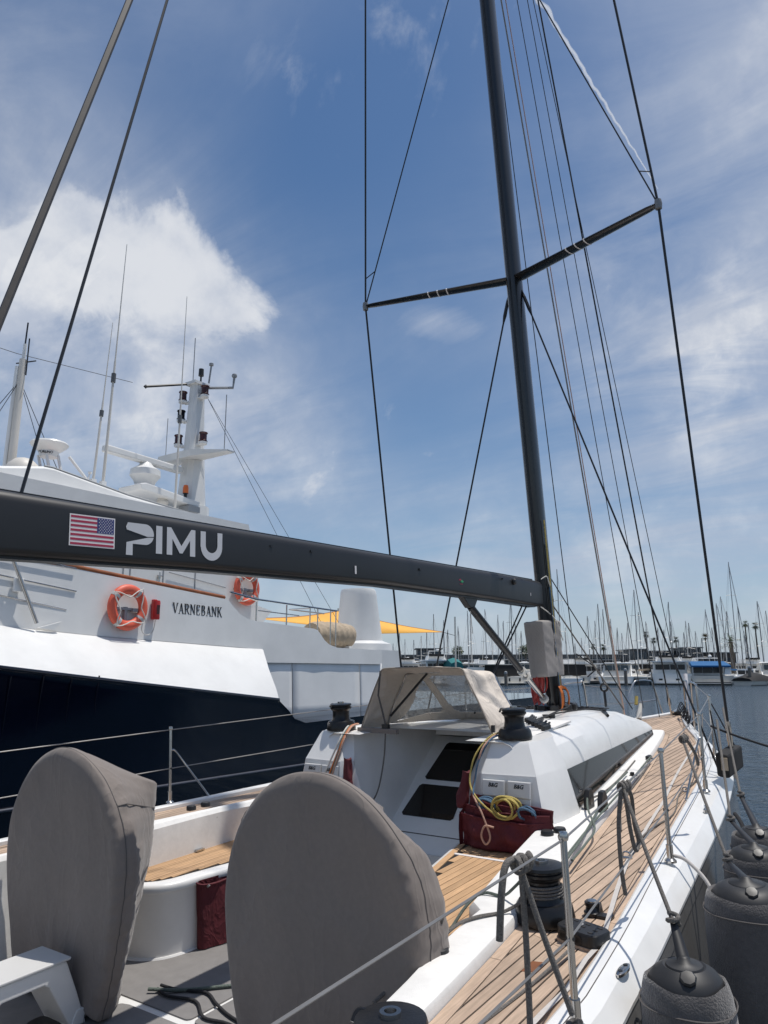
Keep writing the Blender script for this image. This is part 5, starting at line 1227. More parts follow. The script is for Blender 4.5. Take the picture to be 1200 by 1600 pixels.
    for k in range(0, 13, 2):
        zz = b1-h*(k+1); face([(a0, zz), (a1 if k >= 7 else ucan, zz), (a1 if k >= 7 else ucan, zz+h), (a0, zz+h)], 'print_r', 'flag_stripe', fl, X+.0018)
    face([(ucan, b1-7*h), (a1, b1-7*h), (a1, b1), (ucan, b1)], 'print_b', 'flag_canton', fl, X+.0018)
    st = MB()
    for r_ in range(9):
        nn = 6 if r_ % 2 == 0 else 5
        for c_ in range(nn):
            cy = ucan+(a1-ucan)*((c_+.75 if nn == 6 else c_+1.25))/6.5; cz = b1-7*h*(r_+.75)/9.5
            rr = .0036
            st.prism([(cy+rr*(1 if q % 2 == 0 else .4)*math.sin(q*math.pi/5), cz+rr*(1 if q % 2 == 0 else .4)*math.cos(q*math.pi/5)) for q in range(10)], 'x', X+.0019, X+.0024)
    part(st, 'flag_stars', 'print_w', parent=fl)
    # boat name on the boom
    def arc(cy, cz, r, d0, d1, n=8): return [(cy+r*math.cos(R(d0+(d1-d0)*i/n)), cz+r*math.sin(R(d0+(d1-d0)*i/n))) for i in range(n+1)]
    T, Bt = 1.888, 1.746
    P1 = [(-5.190, T)]+[(-5.10, T)]+arc(-5.088, T-.052, .052, 90, -8, 9)+[(-5.075, T-.062), (-5.195, T-.036), (-5.200, T-.022)]
    P2 = [(-5.196, T-.098), (-5.070, T-.066), (-5.038, T-.064)]+arc(-5.088, T-.052, .052, -20, -82, 6)+[(-5.160, T-.1035), (-5.160, Bt-.018), (-5.198, Bt-.018)]
    face(P1, 'decal_w', 'boat_name', boom); face(P2, 'decal_w', 'boat_name', boom)
    face([(-5.022, Bt), (-4.984, Bt), (-4.984, T), (-5.022, T)], 'decal_w', 'boat_name', boom)
    face([(-4.955, Bt), (-4.955, T), (-4.928, T), (-4.861, T-.092), (-4.796, T), (-4.769, T), (-4.769, Bt), (-4.804, Bt), (-4.804, T-.058), (-4.853, Bt+.012), (-4.872, Bt+.012), (-4.920, T-.058), (-4.920, Bt)], 'decal_w', 'boat_name', boom)
    ro, ri = .0775, .042; cy = -4.655
    face([(cy-ro, T), (cy-ro, Bt+.058)]+arc(cy, Bt+.063, ro*.98, 184, 356, 14)+[(cy+ro, T), (cy+ri, T), (cy+ri, Bt+.066)]+arc(cy, Bt+.070, ri, -4, -176, 12)+[(cy-ri, T)], 'decal_w', 'boat_name', boom)
    # vang strut and its tackle
    a, b = Vector((0, -1.62, 1.535)), Vector((0, -.14, .60))
    v = part(MB().tube([a, a.lerp(b, .02), a.lerp(b, .62)], [.030, .034, .034], 12), 'boom_vang', 'blkm', 40)
    part(MB().tube([a.lerp(b, .60), a.lerp(b, .97), b], [.027, .027, .016], 12), 'vang_rod', 'steel', 40, parent=v)
    for k in (.64, .70, .96): part(MB().tube([a.lerp(b, k), a.lerp(b, k+.015)], .045, 12), 'vang_collar', 'rope_w', 40, parent=v)
    part(MB().prism([(-1.80, 1.628), (-1.52, 1.615), (-1.53, 1.59), (-1.58, 1.53), (-1.66, 1.52)], 'x', -.03, .03), 'vang_bracket', 'blkm', parent=v, bevel=.006)
    stay((.03, -.52, 1.56), (-.05, -1.55, .62), .008, 'rope_k', 'control_line'); stay((-.03, -.50, 1.56), (-.12, -1.40, .62), .008, 'rope_k', 'control_line')
    part(MB().tube([(0, -1.62, 1.53), (0, -1.60, 1.30)], .004, 4), 'control_line', 'rope_w')
    g = MB(); g.tube(spline([(.06, -.20, 1.83), (.09, -.13, 1.86), (.10, -.10, 1.80), (.09, -.02, 1.70), (.10, 0, 1.60)]), .006, 5)
    g.tube(spline([(.05, -.24, 1.55), (.12, -.05, 1.42), (.15, .04, 1.2)]), .006, 5); part(g, 'lashing', 'rope_w')
    return boom
M['rope_bk'] = mat('brown_grey_sheath', (.055, .047, .042), .6, var=.2, vscale=40)
BKA, BKB = Vector((1.15, -6.96, .3)), Vector((0, -1.2, 18.4))
rig()

# ------------------------------------------------------------------ stanchions, lifelines, pulpit
def guardrails():
    ys = [-6.9, -4.94, -3.0, -1.05, .62]
    def sx(y): return rail(y)+.105
    tops = {}
    for sg in (1, -1):
        tl = []
        for i, y in enumerate(ys):
            yy = y if sg > 0 else (y-.27 if i < 4 else y)
            x = sg*(sx(yy) if sg > 0 else sx(yy)-.02)
            m = MB(); m.tube([(x, yy, .03), (x, yy, .60), (x, yy, .615)], [.0125, .0115, .009], 10)
            s = part(m, 'stanchion', 'steel', 40)
            b = MB(); b.lathe([(.032, .0), (.032, .010), (.018, .022), (.018, .09)], (x, yy, .03), 14); part(b, 'stanchion_base', 'steel', 40, parent=s)
            part(MB().lathe([(.016, -.012), (.019, 0), (.014, .014), (0, .016)], (x, yy, .615), 10), 'stanchion_cap', 'steel', 40, parent=s)
            part(MB().lathe([(.008, -.0135), (.008, .0135)], (x, yy, .30), 8, 'x'), 'wire_hole', 'blk', 40, parent=s)
            if sg < 0 and i == 2 or sg > 0 and i == 3:
                q = MB(); e = .36 if sg < 0 else -.33
                q.tube(spline([(x, yy, .44), (x+sg*-.0, yy+e*.12, .435), (x-sg*.02, yy+e*.3, .35), (x-sg*.07, yy+e, .02)]), .008, 8)
                part(q, 'stanchion_brace', 'steel', 40, parent=s)
            tl.append((x, yy))
        tops[sg] = tl
        for z in (.605, .30):
            pts = [(x, y, z) for x, y in tl]+[(sg*(rail(2.4)+.11), 2.36, z-.02)]
            part(MB().tube(pts, .0042, 5), 'lifeline', 'wire')
    # split pulpit
    for sg in (1, -1):
        a = [(sg*.46, 3.55, .02), (sg*.42, 3.70, .30), (sg*.375, 3.87, .515), (sg*.33, 3.98, .545), (sg*.26, 4.18, .53), (sg*.225, 4.28, .47), (sg*.17, 4.47, .02)]
        p = part(MB().tube(spline(a, 5), .0125, 8), 'pulpit', 'steel', 40)
        part(MB().tube([(sg*.43, 3.66, .24), (sg*.205, 4.35, .24)], .009, 8), 'pulpit_rail', 'steel', 40, parent=p)
        x = rail(2.4)+.09
        q = part(MB().tube(spline([(sg*(x+.02), 2.35, .02), (sg*(x+.02), 2.37, .54), (sg*x, 2.42, .60), (sg*(x-.10), 2.66, .605), (sg*(x-.13), 2.74, .56), (sg*(x-.15), 2.80, .02)], 6), .0125, 8), 'gate_stanchion', 'steel', 40)
        part(MB().tube([(sg*(x-.13), 2.74, .56), (sg*.42, 3.72, .42)], .0042, 5), 'lifeline', 'wire'); part(MB().tube([(sg*(x-.14), 2.78, .30), (sg*.43, 3.66, .24)], .0042, 5), 'lifeline', 'wire')
    # carbon bowsprit and anchor on its roller
    part(MB().box((0, 4.80, .03), (.14, .5, .05)), 'bow_roller', 'blkm', bevel=.01)
    an = MB(); an.tube([(.03, 4.30, .07), (.03, 4.85, .10), (.03, 5.05, .02)], [.016, .02, .02], 8)
    A = part(an, 'anchor', 'steel', 40)
    part(MB().loft([[(.03, 4.98, .05), (-.10, 5.12, -.20), (.03, 5.16, -.26), (.16, 5.12, -.20)], [(.03, 5.0, .03), (-.09, 5.15, -.2), (.03, 5.2, -.26), (.15, 5.15, -.2)]]), 'anchor_fluke', 'steel', parent=A)
    # a folded mesh and spare gear lashed in the bow
    g = MB()
    for i in range(9):
        x = .20+.045*i; g.tube(spline([(x, 4.12-.14*i, .03), (x+.03, 4.15-.14*i, .12+.02*(i % 3)), (x+.02, 4.05-.14*i, .24-.015*i), (x-.03, 3.95-.12*i, .10)]), .007, 5)
    part(g, 'lashed_net', 'rope_k')
    part(MB().tube([(.36, 3.9, .05), (.28, 4.2, .62)], [.010, .030], 10), 'bow_glint', 'print_w', 40)  # white spike standing in for a sun glint at the bow
    part(MB().tube([(-.30, 3.72, .02), (-.30, 3.78, .10), (-.30, 3.86, .22)], [.04, .035, .022], 10), 'bow_light', 'rope_w', 40)
    part(MB().tube([(-.33, 3.75, .22), (-.33, 3.80, .33)], .025, 8), 'lashing', 'rope_y', 40)
    return tops
GR = guardrails()

# ------------------------------------------------------------------ deck hardware
def winch(c, s=1., wraps=None, name='winch'):
    x, y, z = c
    base = MB(); base.lathe([(.118*s, 0), (.120*s, .012*s), (.112*s, .055*s), (.100*s, .072*s)], c, 30)
    w = part(base, name, 'blkm', 30)
    dr = MB(); dr.lathe([(.084*s, .070*s), (.074*s, .085*s), (.068*s, .12*s), (.070*s, .150*s), (.083*s, .166*s)], c, 30); part(dr, 'winch_drum', 'blkm', 30, parent=w)
    tp = MB(); tp.lathe([(.080*s, .166*s), (.088*s, .170*s), (.088*s, .180*s), (.080*s, .184*s), (.080*s, .189*s), (.089*s, .194*s), (.086*s, .205*s), (.05*s, .210*s), (.03*s, .210*s)], c, 30); part(tp, 'winch_top', 'blkm', 30, parent=w)
    sk = MB(); sk.lathe([(.026*s, .208*s), (.026*s, .222*s), (.015*s, .222*s), (.013*s, .208*s)], c, 16); part(sk, 'winch_socket', 'steel', 40, parent=w)
    fe = MB(); fe.tube(spline([(x-.06*s, y+.01, z+.196*s), (x-.095*s, y+.0, z+.20*s), (x-.10*s, y-.02, z+.18*s)]), .008*s, 6); part(fe, 'feeder_arm', 'blkm', 40, parent=w)
    if wraps:
        t = MB()
        t.tube([(x+(.078*s)*math.cos(a), y+.078*s*math.sin(a), z+.088*s+.0019*a*s) for a in [i*.4 for i in range(64)]], .0052*s, 6)
        part(t, 'rope_wraps', wraps, 40, parent=w)
    return w
winch((.775, -2.47, .562)); winch((-.785, -2.47, .562))
winch((1.650, -4.06, .012), 1.13, 'rope_g'); winch((1.865, -5.57, .0), 1.18, 'rope_g')

def hardware():
    def rope(pts, r, m, name='sheet', n=5): return part(MB().tube(spline(pts, n), r, 6), name, m)
    # low black rope organiser beside the winch
    c = Vector((1.885, -4.20, 0)); ax = Vector((1, -.30, 0)).normalized(); ay = Vector((-ax.y, ax.x, 0))
    def rr(hx, hy, z, k=1):
        out = []
        for i in range(20):
            a = 2*math.pi*i/20; q = 4
            px = hx*math.copysign(abs(math.cos(a))**(2/q), math.cos(a)); py = hy*math.copysign(abs(math.sin(a))**(2/q), math.sin(a))
            out.append(c+ax*px*k+ay*py*k+Vector((0, 0, z)))
        return out
    w = part(MB().loft([rr(.112, .070, .0), rr(.112, .070, .012)]), 'organiser_pad', 'teak')
    o = part(MB().loft([rr(.108, .064, .012), rr(.108, .064, .058), rr(.104, .060, .063)]), 'rope_organiser', 'blk', 40)
    for i in range(3):
        for j in range(3):
            p = c+ax*(-.062+.062*i)+ay*(-.034+.034*j)
            part(MB().box(p+Vector((0, 0, .0632)), (.020, .010, .003), Matrix.Rotation(-.29, 3, 'Z')), 'organiser_slot', 'caulk', parent=o)
    part(MB().box(c+ax*-.018+ay*.012+Vector((0, 0, .0638)), (.006, .026, .002), Matrix.Rotation(-.29, 3, 'Z')), 'white_mark', 'print_w', parent=o)
    for q in (-.055, .02):
        p = c+ax*q-ay*.066+Vector((0, 0, .033)); part(MB().lathe([(.020, -.004), (.020, .003), (.011, .003), (.011, -.004)], p, 16, 'y'), 'sheave', 'blkm', 40, parent=o)
    # stand-up block
    b = MB(); b.lathe([(.036, 0), (.038, .018), (.030, .024), (.026, .04), (.032, .046), (.032, .060), (.015, .064)], (1.805, -3.885, 0), 20)
    s = part(b, 'standing_block', 'blkm', 40)
    part(MB().prism([(-3.90, 0), (-3.84, 0), (-3.86, .055), (-3.885, .055)], 'x', 1.83, 1.842), 'block_cheek', 'blkm', parent=s)
    part(MB().box((1.868, -3.89, .008), (.07, .05, .016)), 'block_base', 'blk', parent=s, bevel=.004)
    part(MB().lathe([(.024, .060), (.024, .066), (.01, .067)], (1.805, -3.885, 0), 16), 'block_cap', 'steel', 40, parent=s)
    # flush pop-up cleat on the gunwale
    k = MB(); k.loft([[(2.115+.018*math.cos(a)*q, -4.40+.062*math.sin(a)*q, z) for a in [2*math.pi*i/18 for i in range(18)]] for q, z in ((1, .006), (1, .016), (.8, .020))]); cl = part(k, 'pop_up_cleat', 'steel', 40)
    for d in (-.03, .03): part(MB().lathe([(.009, .019), (.009, .022)], (2.115, -4.40+d, 0), 10), 'cleat_screw', 'blk', parent=cl)
    for y in (-1.62, ):
        k2 = MB(); k2.loft([[(1.80+.016*math.cos(a)*q, y+.06*math.sin(a)*q, z) for a in [2*math.pi*i/18 for i in range(18)]] for q, z in ((1, .012), (1, .030), (.8, .034))]); part(k2, 'pop_up_cleat', 'steel', 40)
    # pad-eyes on deck
    for px, py in ((1.66, -2.94), (1.495, -.97)):
        m = MB(); m.loft([[(px+.034*math.cos(a)*q, py+.020*math.sin(a)*q, z) for a in [2*math.pi*i/16 for i in range(16)]] for q, z in ((1, 0), (1, .006), (.7, .009))])
        m.tube(spline([(px-.022, py, .006), (px-.018, py, .03), (px, py, .036), (px+.018, py, .03), (px+.022, py, .006)]), .0045, 6)
        part(m, 'pad_eye', 'steel', 40)
    # foot blocks at the cabin corner
    for px, py in ((1.115, -2.05), (1.225, -2.08)):
        m = MB(); m.prism([(py-.07, .05), (py+.06, .05), (py+.055, .14), (py+.02, .185), (py-.03, .18), (py-.06, .13)], 'x', px-.018, px+.018)
        f = part(m, 'turning_block', 'blk', bevel=.006); part(MB().lathe([(.030, -.020), (.030, .020)], (px, py, .10), 14, 'x'), 'sheave', 'blkm', 40, parent=f)
    for px, py in ((.865, .21), (1.0, -.72)):
        m = MB(); m.box((px, py, .064), (.03, .10 if py > 0 else .035, .028)); m.box((px+.01, py, .052), (.06, .05, .010)); part(m, 'turning_block', 'blk', bevel=.008)
    # sheets along the coaming to the winch
    rope([(.97, -.75, .08), (1.16, -1.9, .10), (1.24, -2.25, .075), (1.40, -3.0, .062), (1.53, -3.65, .09), (1.59, -3.98, .13)], .0072, 'rope_gn')
    rope([(.90, .18, .075), (1.04, -.75, .065), (1.21, -1.75, .085), (1.32, -2.6, .062), (1.45, -3.35, .06), (1.56, -3.8, .07)], .0072, 'rope_gn')
    rope([(1.115, -2.08, .13), (1.20, -2.30, .10), (1.36, -2.62, .062), (1.43, -2.95, .058), (1.50, -3.35, .068)], .0072, 'rope_gn')
    rope([(.90, .2, .075), (1.00, -.45, .015), (1.20, -1.6, .012), (1.45, -2.4, .01)], .007, 'rope_g')
    rope([(.80, 0, .055), (.955, -.9, .056), (1.03, -1.5, .056), (1.10, -2.0, .10)], .007, 'rope_g')
    # tails from the winch over the coaming into the cockpit
    rope([(1.58, -4.06, .20), (1.50, -4.05, .12), (1.42, -4.02, .062), (1.32, -4.02, .06), (1.27, -4.1, .02), (1.24, -4.3, -.08), (1.20, -4.6, -.11)], .0072, 'rope_gn')
    rope([(1.60, -4.13, .11), (1.52, -4.2, .062), (1.44, -4.32, .06), (1.40, -4.45, .05), (1.36, -4.7, -.02), (1.30, -4.9, -.1)], .0076, 'rope_g')
    rope([(1.46, -4.28, .053), (1.50, -4.24, .053), (1.54, -4.30, .053), (1.58, -4.33, .052)], .002, 'rope_g', 'thin_line')
    # dinghy line across the coaming near the cover
    # webbing jackstay lying along the side deck
    js = [(2.02, -5.6), (1.985, -4.62), (1.955, -4.19), (1.68, -2.98), (1.44, -1.38), (1.20, .03), (.96, 1.74), (.30, 3.95)]
    rows = []
    for a, b in zip(js, js[1:]):
        d = Vector((b[0]-a[0], b[1]-a[1], 0)).normalized(); nr = Vector((d.y, -d.x, 0))*.011
        for t in (0, .25, .5, .75):
            p = lerp((a[0], a[1], 0), (b[0], b[1], 0), t); zz = .0035+.02*max(0, math.sin(math.pi*((t+.0) % 1)))*(1 if a[1] < -3 else .4)
            rows.append([(p.x-nr.x, p.y-nr.y, zz), (p.x+nr.x, p.y+nr.y, zz)])
    rows.append([(.29, 3.95, .004), (.31, 3.95, .004)])
    part(MB().loft(rows, closed=False, cap=False), 'jackstay_webbing', 'web')
    rope([(1.75, -6.9, .006), (1.80, -5.6, .006), (1.86, -4.75, .006), (1.89, -4.32, .03)], .006, 'rope_g', 'control_line')
    # thin tails lying about the side deck
    rope([(1.50, -.97, .02), (1.46, -.4, .012), (1.35, .3, .02), (1.22, .9, .2), (1.10, 1.5, .35)], .006, 'rope_g', 'thin_line')
    rope([(1.66, -2.9, .02), (1.60, -2.3, .01), (1.62, -1.8, .01), (1.50, -1.2, .01), (1.48, -.97, .02)], .005, 'rope_g', 'thin_line')
    rope([(1.73, -2.1, .008), (1.77, -2.05, .008), (1.76, -1.95, .008), (1.72, -2.0, .008), (1.78, -2.15, .008), (1.79, -2.25, .008)], .003, 'rope_k', 'thin_line')
    # jib track arched across the roof, clutches, blocks
    tr = []
    for x in frange(-.60, .60, 16):
        tr.append((x, .47-.55*(x/.6)**2, 0))
    def rz(x, y):
        h = cabin_ring(y)
        for (x1, z1), (x0, z0) in zip(h, h[1:]):
            if x0 <= abs(x) <= x1 and x1 > x0: return z0+(z1-z0)*(abs(x)-x0)/(x1-x0)
        return h[-1][1]
    t = MB(); t.tube([(x, y, rz(x, y)+.022) for x, y, _ in tr], .016, 6); T = part(t, 'jib_track', 'blkm')
    for x, y, _ in tr[1:-1]: part(MB().box((x, y, rz(x, y)+.036), (.035, .03, .016)), 'track_slide', 'blk', parent=T)
    for x, y, s_ in ((.52, -1.62, 0), (.585, -1.70, 0), (.65, -1.78, 0), (.715, -1.86, 0), (.78, -1.95, 0), (.47, -1.55, 0), (.42, -1.47, 0)):
        m = MB(); m.box((x, y, rz(x, y)+.03), (.030, .13, .034)); m.box((x, y+.04, rz(x, y)+.048), (.018, .08, .014), Matrix.Rotation(.3, 3, 'X')); part(m, 'rope_clutch', 'blk', bevel=.006)
    for x, y in ((.36, -1.0), (.40, -.95)):
        m = MB(); m.lathe([(.03, 0), (.03, .03), (.0, .032)], (x, y, rz(x, y)), 12); part(m, 'deck_block', 'blk', 40)
    rope([(.48, -1.55, .57), (.44, -.95, .575), (.50, -.2, .55), (.46, .35, .50)], .007, 'rope_k', 'control_line')
    rope([(.52, -1.55, .57), (.40, -.9, .575), (.25, -.2, .56), (.14, .08, .55)], .007, 'rope_k', 'control_line')
    # tack line with a ring ahead of the mast
    a, b = Vector((.30, .72, .72)), Vector((.31, .70, .47))
    part(MB().tube([a+Vector((.038*math.cos(q), 0.0, .038*math.sin(q)-.04)) for q in [2*math.pi*i/16 for i in range(16)]], .012, 6, closed=True), 'ring_block', 'blk', 40)
    rope([(.30, .72, .64), (.31, .70, .55), (.31, .70, .48)], .014, 'blk', 'ring_lashing')
    rope([(.30, .72, .72), (.24, .70, .88), (.10, .5, 1.05)], .006, 'rope_k', 'control_line'); rope([(.24, .70, .88), (.17, .60, .80)], .007, 'rope_k', 'control_line')
    # wheel socket post by the coaming
    m = MB(); m.lathe([(.042, 0), (.040, .012), (.020, .02), (.020, .10), (.026, .12)], (1.475, -4.69, .05), 16); part(m, 'backstay_post', 'blk', 40)
hardware()

# ------------------------------------------------------------------ canvas covers over the two wheels
def wheel_cover(cx, label, seed, strap, Rx):
    base = (cx, -4.7, -.652)
    T = thing('wheel_cover', label, 'wheel cover', base, BM, 'canvas covers over the steering wheels')
    Ru, zc, zb = .60, .12, -.63
    p = []
    for i in range(97): a = math.pi*i/96; p.append((math.cos(a)*Rx, zc+math.sin(a)*Ru))       # right to left over the top
    half = lambda s_: Rx*(1-.30*s_**1.7)
    for i in range(1, 49): p.append((-half(i/48), zc+(zb-zc)*i/48))
    for i in range(1, 24): p.append((half(1)*(-1+2*i/24), zb))
    for i in range(48, 0, -1): p.append((half(i/48), zc+(zb-zc)*i/48))
    O = p; n = len(O); zm = -.05
    ss = lambda x: max(0, min(1, x))**2*(3-2*max(0, min(1, x)))
    PY = [(-.65, -4.60), (-.46, -4.57), (-.2, -4.48), (-.05, -4.44), (.1, -4.40), (.49, -4.355)]
    def ped(i):
        x, z = O[i]
        pz = z if z < .15 else .15+(z-.15)*.585
        px = max(-.235, min(.03 if strap else .235, x*(.62 if z < .2 else .80)))
        if z > .40: pz = min(.485, pz+.04*min(1, (z-.4)*8))
        return px, interp(PY, pz), pz
    rings = []
    faces = [(k, 0) for k in (.06, .16, .27, .38, .49, .60, .70, .79, .87, .93, .968, .99, 1.)]
    for k, w in faces+[(1., q) for q in (.25, .5, .75, 1.)]+[(1., 1+q) for q in (.12, .3, .5, .7, .88, 1.)]+[(.8, 2.), (.4, 2.), (.05, 2.)]:
        ring = []
        for i in range(n):
            x, z = O[i]; px, py, pz = ped(i)
            side = ss((x if strap else abs(x))/(Rx*.5)) if z < .7 else 0
            depth = .07+(.13*side*ss((.60-z)/.30) if strap else .03*side)
            ya = -4.862; yb = ya+depth
            if w == 0:
                bulge = (1-k)*0
                edge = max(0, (k-.93)/.07); X, Y, Z = x*k, ya+.030*edge**2, zm+(z-zm)*k
                hard = 0
            elif w <= 1:
                X, Y, Z = x, ya+.030+(depth-.030)*w, z; hard = .4+.6*w
            else:
                q = min(1, w-1); X, Z = x+(px-x)*q, z+(pz-z)*q; Y = yb+(py-yb)*q; hard = 1-.5*q
                if w >= 2: X, Z, Y = px*k, zm+(pz-zm)*k, py+.012*(1-k)
            lo = ss((.15-Z)/.7)
            nv = Vector((X*2.6+seed, Y*2, Z*1.7))
            f = noise.noise(nv)*.020+noise.noise(Vector((X*6+seed, Y*6, Z*2.2)))*.007
            folds = lo*(.030*noise.noise(Vector((X*6.5+seed*2, 3, Z*.7)))+.012*noise.noise(Vector((X*15+seed, 7, Z*1.3))))
            crease = .008*noise.noise(Vector((X*5+Z*7, seed, (Z-X)*3)))*(1-lo)
            r1 = 1-abs(noise.noise(Vector((Z*13+X*5, Y*7+seed, X*4))))*2.2
            pk = .014*max(0, r1)*hard*ss((.66-z)/.2)
            v = Vector((cx+X, Y, Z))
            if w == 0:
                v.y += (f+folds+crease)*(1-.75*max(0, (k-.8)/.2))
                v.y -= .012*max(0, 1-abs(noise.noise(Vector((Z*15+seed, 2, X*6))))*3)*ss((k-.80)/.18)*ss((x/Rx-.35)/.3)*ss((.62-z)/.2)
            else:
                d = Vector((X, 0, Z-zm)); d.normalize(); v += d*(f*.45+pk-.006*hard+folds*.4); v.y += f*.4
                if w > 1: v.y += pk*.8
            if strap and w > 0 and Z < -.05 and x > 0 and not w > 1: pass
            v.z = max(v.z, -.648); ring.append(v)
        rings.append(ring)
    c = MB().loft(rings).build('cover_cloth', 'taupe', T, 75)
    seam = rings[len(faces)]
    m = MB(); m.tube([v+Vector((0, -.001, 0)) for v in seam], .0032, 5, closed=True); m.build('seam_piping', 'pipe', T)
    fw = rings[len(faces)+4+5]; md = rings[len(faces)+4+2]; ar = rings[len(faces)+3]
    i1 = min(range(n), key=lambda i: (fw[i].x-cx-(.03 if strap else .235))**2+(fw[i].z-.33)**2)
    s_ = MB(); s_.tube([seam[i1]+Vector((.002, 0, .002)), ar[i1]+Vector((.003, 0, .003)), md[i1]+Vector((.003, 0, .003)), fw[i1]+Vector((.003, 0, .002))], .003, 5)
    if not strap: s_.build('corner_seam', 'pipe', T)
    if strap:
        m = MB(); m.tube([(cx+.28, -4.905, -.17), (cx+.29, -4.915, -.28), (cx+.275, -4.91, -.45), (cx+.26, -4.90, -.60)], .017, 6, flat=.25); m.build('strap', 'blk', T, 40)
        m = MB(); m.box((cx+.28, -4.905, -.175), (.05, .012, .03)); m.build('strap_tab', 'blk', T)
    else:
        m = MB(); m.tube([(cx+.235, -4.66, -.57), (cx+.24, -4.65, -.63)], .010, 6); m.build('zip_pull', 'wire', T)
    return T
wheel_cover(.95, 'large taupe canvas cover over the nearer starboard steering wheel', 1.3, True, .545)
wheel_cover(-.935, 'taupe canvas cover over the farther port steering wheel with peaked pedestal', 7.9, False, .56)

# ------------------------------------------------------------------ sprayhood
def sprayhood():
    T = thing('sprayhood', 'beige canvas sprayhood with clear windows over the companionway', 'sprayhood', (0, -2.2, .56), BM)
    n = 110
    def hoop(y, hb, ht, zb, zt, crown, r=.045):
        q = []
        for sgn in (-1, 1):
            side = []
            for t in frange(0, 1, 12): side.append(Vector((sgn*(hb+(ht-hb)*t+.010*math.sin(math.pi*t)), y, zb+(zt-r-zb)*t)))
            for a in frange(10, 85, 5): side.append(Vector((sgn*(ht-r+r*math.cos(R(a))), y, zt-r+r*math.sin(R(a)))))
            q += side if sgn < 0 else [Vector((ht*(-1+2*t)*.88, y, zt+crown*(1-(2*t-1)**2))) for t in frange(0, 1, 16)]+side[::-1]
        L = [0]
        for a, b in zip(q, q[1:]): L.append(L[-1]+(b-a).length)
        out = []
        for i in range(n+1):
            t = L[-1]*i/n; j = max(k for k in range(len(L)) if L[k] <= t+1e-9); j = min(j, len(q)-2)
            out.append(q[j].lerp(q[j+1], (t-L[j])/max(1e-9, L[j+1]-L[j])))
        return out
    A = hoop(-2.45, .605, .385, .545, 1.048, .008); B = hoop(-2.06, .63, .435, .558, 1.0, .012, .06)
    def wr(v, s=1.):
        k = noise.noise(v*5+Vector((1, 2, 3)))*.034+noise.noise(Vector((v.x*11+v.z*6, v.y*8, v.z*13)))*.020+.010*math.sin(v.y*16+v.z*21+4*noise.noise(v*3))
        d = Vector((v.x, .3, (v.z-.6)*.8)); d.normalize(); return v+d*k*s
    rows = []
    for t in frange(0, 1, 14):
        s = math.sin(math.pi*t)
        rows.append([wr(a.lerp(b, t)-Vector((0, 0, .012*s)), .25+1.1*s) for a, b in zip(A, B)])
    m = MB(); m.loft(rows, closed=False, cap=False)
    c = m.build('canopy', 'beige', T, 60); sm = c.modifiers.new('thickness', 'SOLIDIFY'); sm.thickness = .004; sm.offset = -1
    # front panel from the forward hoop down to the roof, with three clear windows
    nt = 44
    def basept(p):
        u = max(-1, min(1, p.x/.63)); return Vector((u*.64, -1.46-.56*abs(u)**2.2, .563))
    F = [[p.lerp(basept(p), t/nt)+Vector((0, .03*math.sin(math.pi*t/nt), 0)) for p in B] for t in range(nt+1)]
    def rr(u, v, r=.16):
        # rounded rectangle test on the unit square
        a, b = max(abs(u-.5)-.5+r, 0), max(abs(v-.5)-.5+r, 0)
        return abs(u-.5) < .5 and abs(v-.5) < .5 and a*a+b*b < r*r
    def win(i, j):
        x = (F[i][j].x+F[i+1][j+1].x)/2; t = (i+.5)/nt
        if rr((x+.215+.03*(1-t))/.47, (t-.09)/.76): return 'front_window'
        if .33 < x < .58 and rr((x-.33)/.25, (t-.15)/.70): return 'quarter_window_s'
        if -.60 < x < -.30 and t > .12+(-x-.30)*2.2 and rr((x+.60)/.30, (t-.09)/.76): return 'quarter_window'
    m = MB(); W_ = {}
    vs = [p for r in F for p in r]; k = n+1
    fs = []
    for i in range(nt):
        for j in range(n):
            q = (i*k+j, i*k+j+1, (i+1)*k+j+1, (i+1)*k+j); w = win(i, j)
            if w: W_.setdefault(w, []).append(q)
            else: fs.append(q)
    m.add(vs, fs); fp = m.build('front_panel', 'beige', T, 60); sm = fp.modifiers.new('thickness', 'SOLIDIFY'); sm.thickness = .004
    for w, f in W_.items():
        used = sorted({i for q in f for i in q}); ix = {a: b for b, a in enumerate(used)}
        m = MB(); m.add([vs[i]+Vector((0, .006*noise.noise(vs[i]*9), 0)) for i in used], [tuple(ix[i] for i in q) for q in f]); m.build('front_window' if w == 'front_window' else 'quarter_window', 'vinyl', T, 60)
    m = MB(); m.tube([p+Vector((0, -.004, 0)) for p in A], .006, 6); m.build('edge_piping', 'hem', T, 60)
    m = MB(); m.tube([p+Vector((0, .01, -.012)) for p in B], .011, 8); m.build('frame_hoop', 'steel', T, 60)
    m = MB(); m.tube([Vector((-.48, -2.20, .65)), Vector((-.20, -2.05, .985))], .010, 8); m.build('frame_strut', 'blk', T, 60)
    m = MB(); m.tube([Vector((-.385, -2.452, 1.03)), Vector((-.40, -2.47, .84)), Vector((-.34, -2.46, .60))], .008, 5); m.build('webbing_strap', 'pipe', T)
    m = MB(); m.box((-.345, -2.46, .60), (.06, .03, .035)); m.build('strap_buckle', 'blk', T)
    m = MB(); m.box((.60, -2.46, .62), (.025, .02, .05)); m.build('strap_buckle', 'blk', T)
    m = MB(); m.prism([(-.62, -2.47), (-.22, -2.50), (-.22, -2.46), (-.60, -2.43)], 'z', .55, .585); m.build('hem_flap', 'taupe', T)
    m = MB(); m.tube(spline([(-.34, -2.47, .58), (-.36, -2.48, .35), (-.40, -2.52, .12), (-.46, -2.56, .03), (-.50, -2.62, .10)]), .006, 6); m.build('hanging_line', 'rope_g', T)
sprayhood()

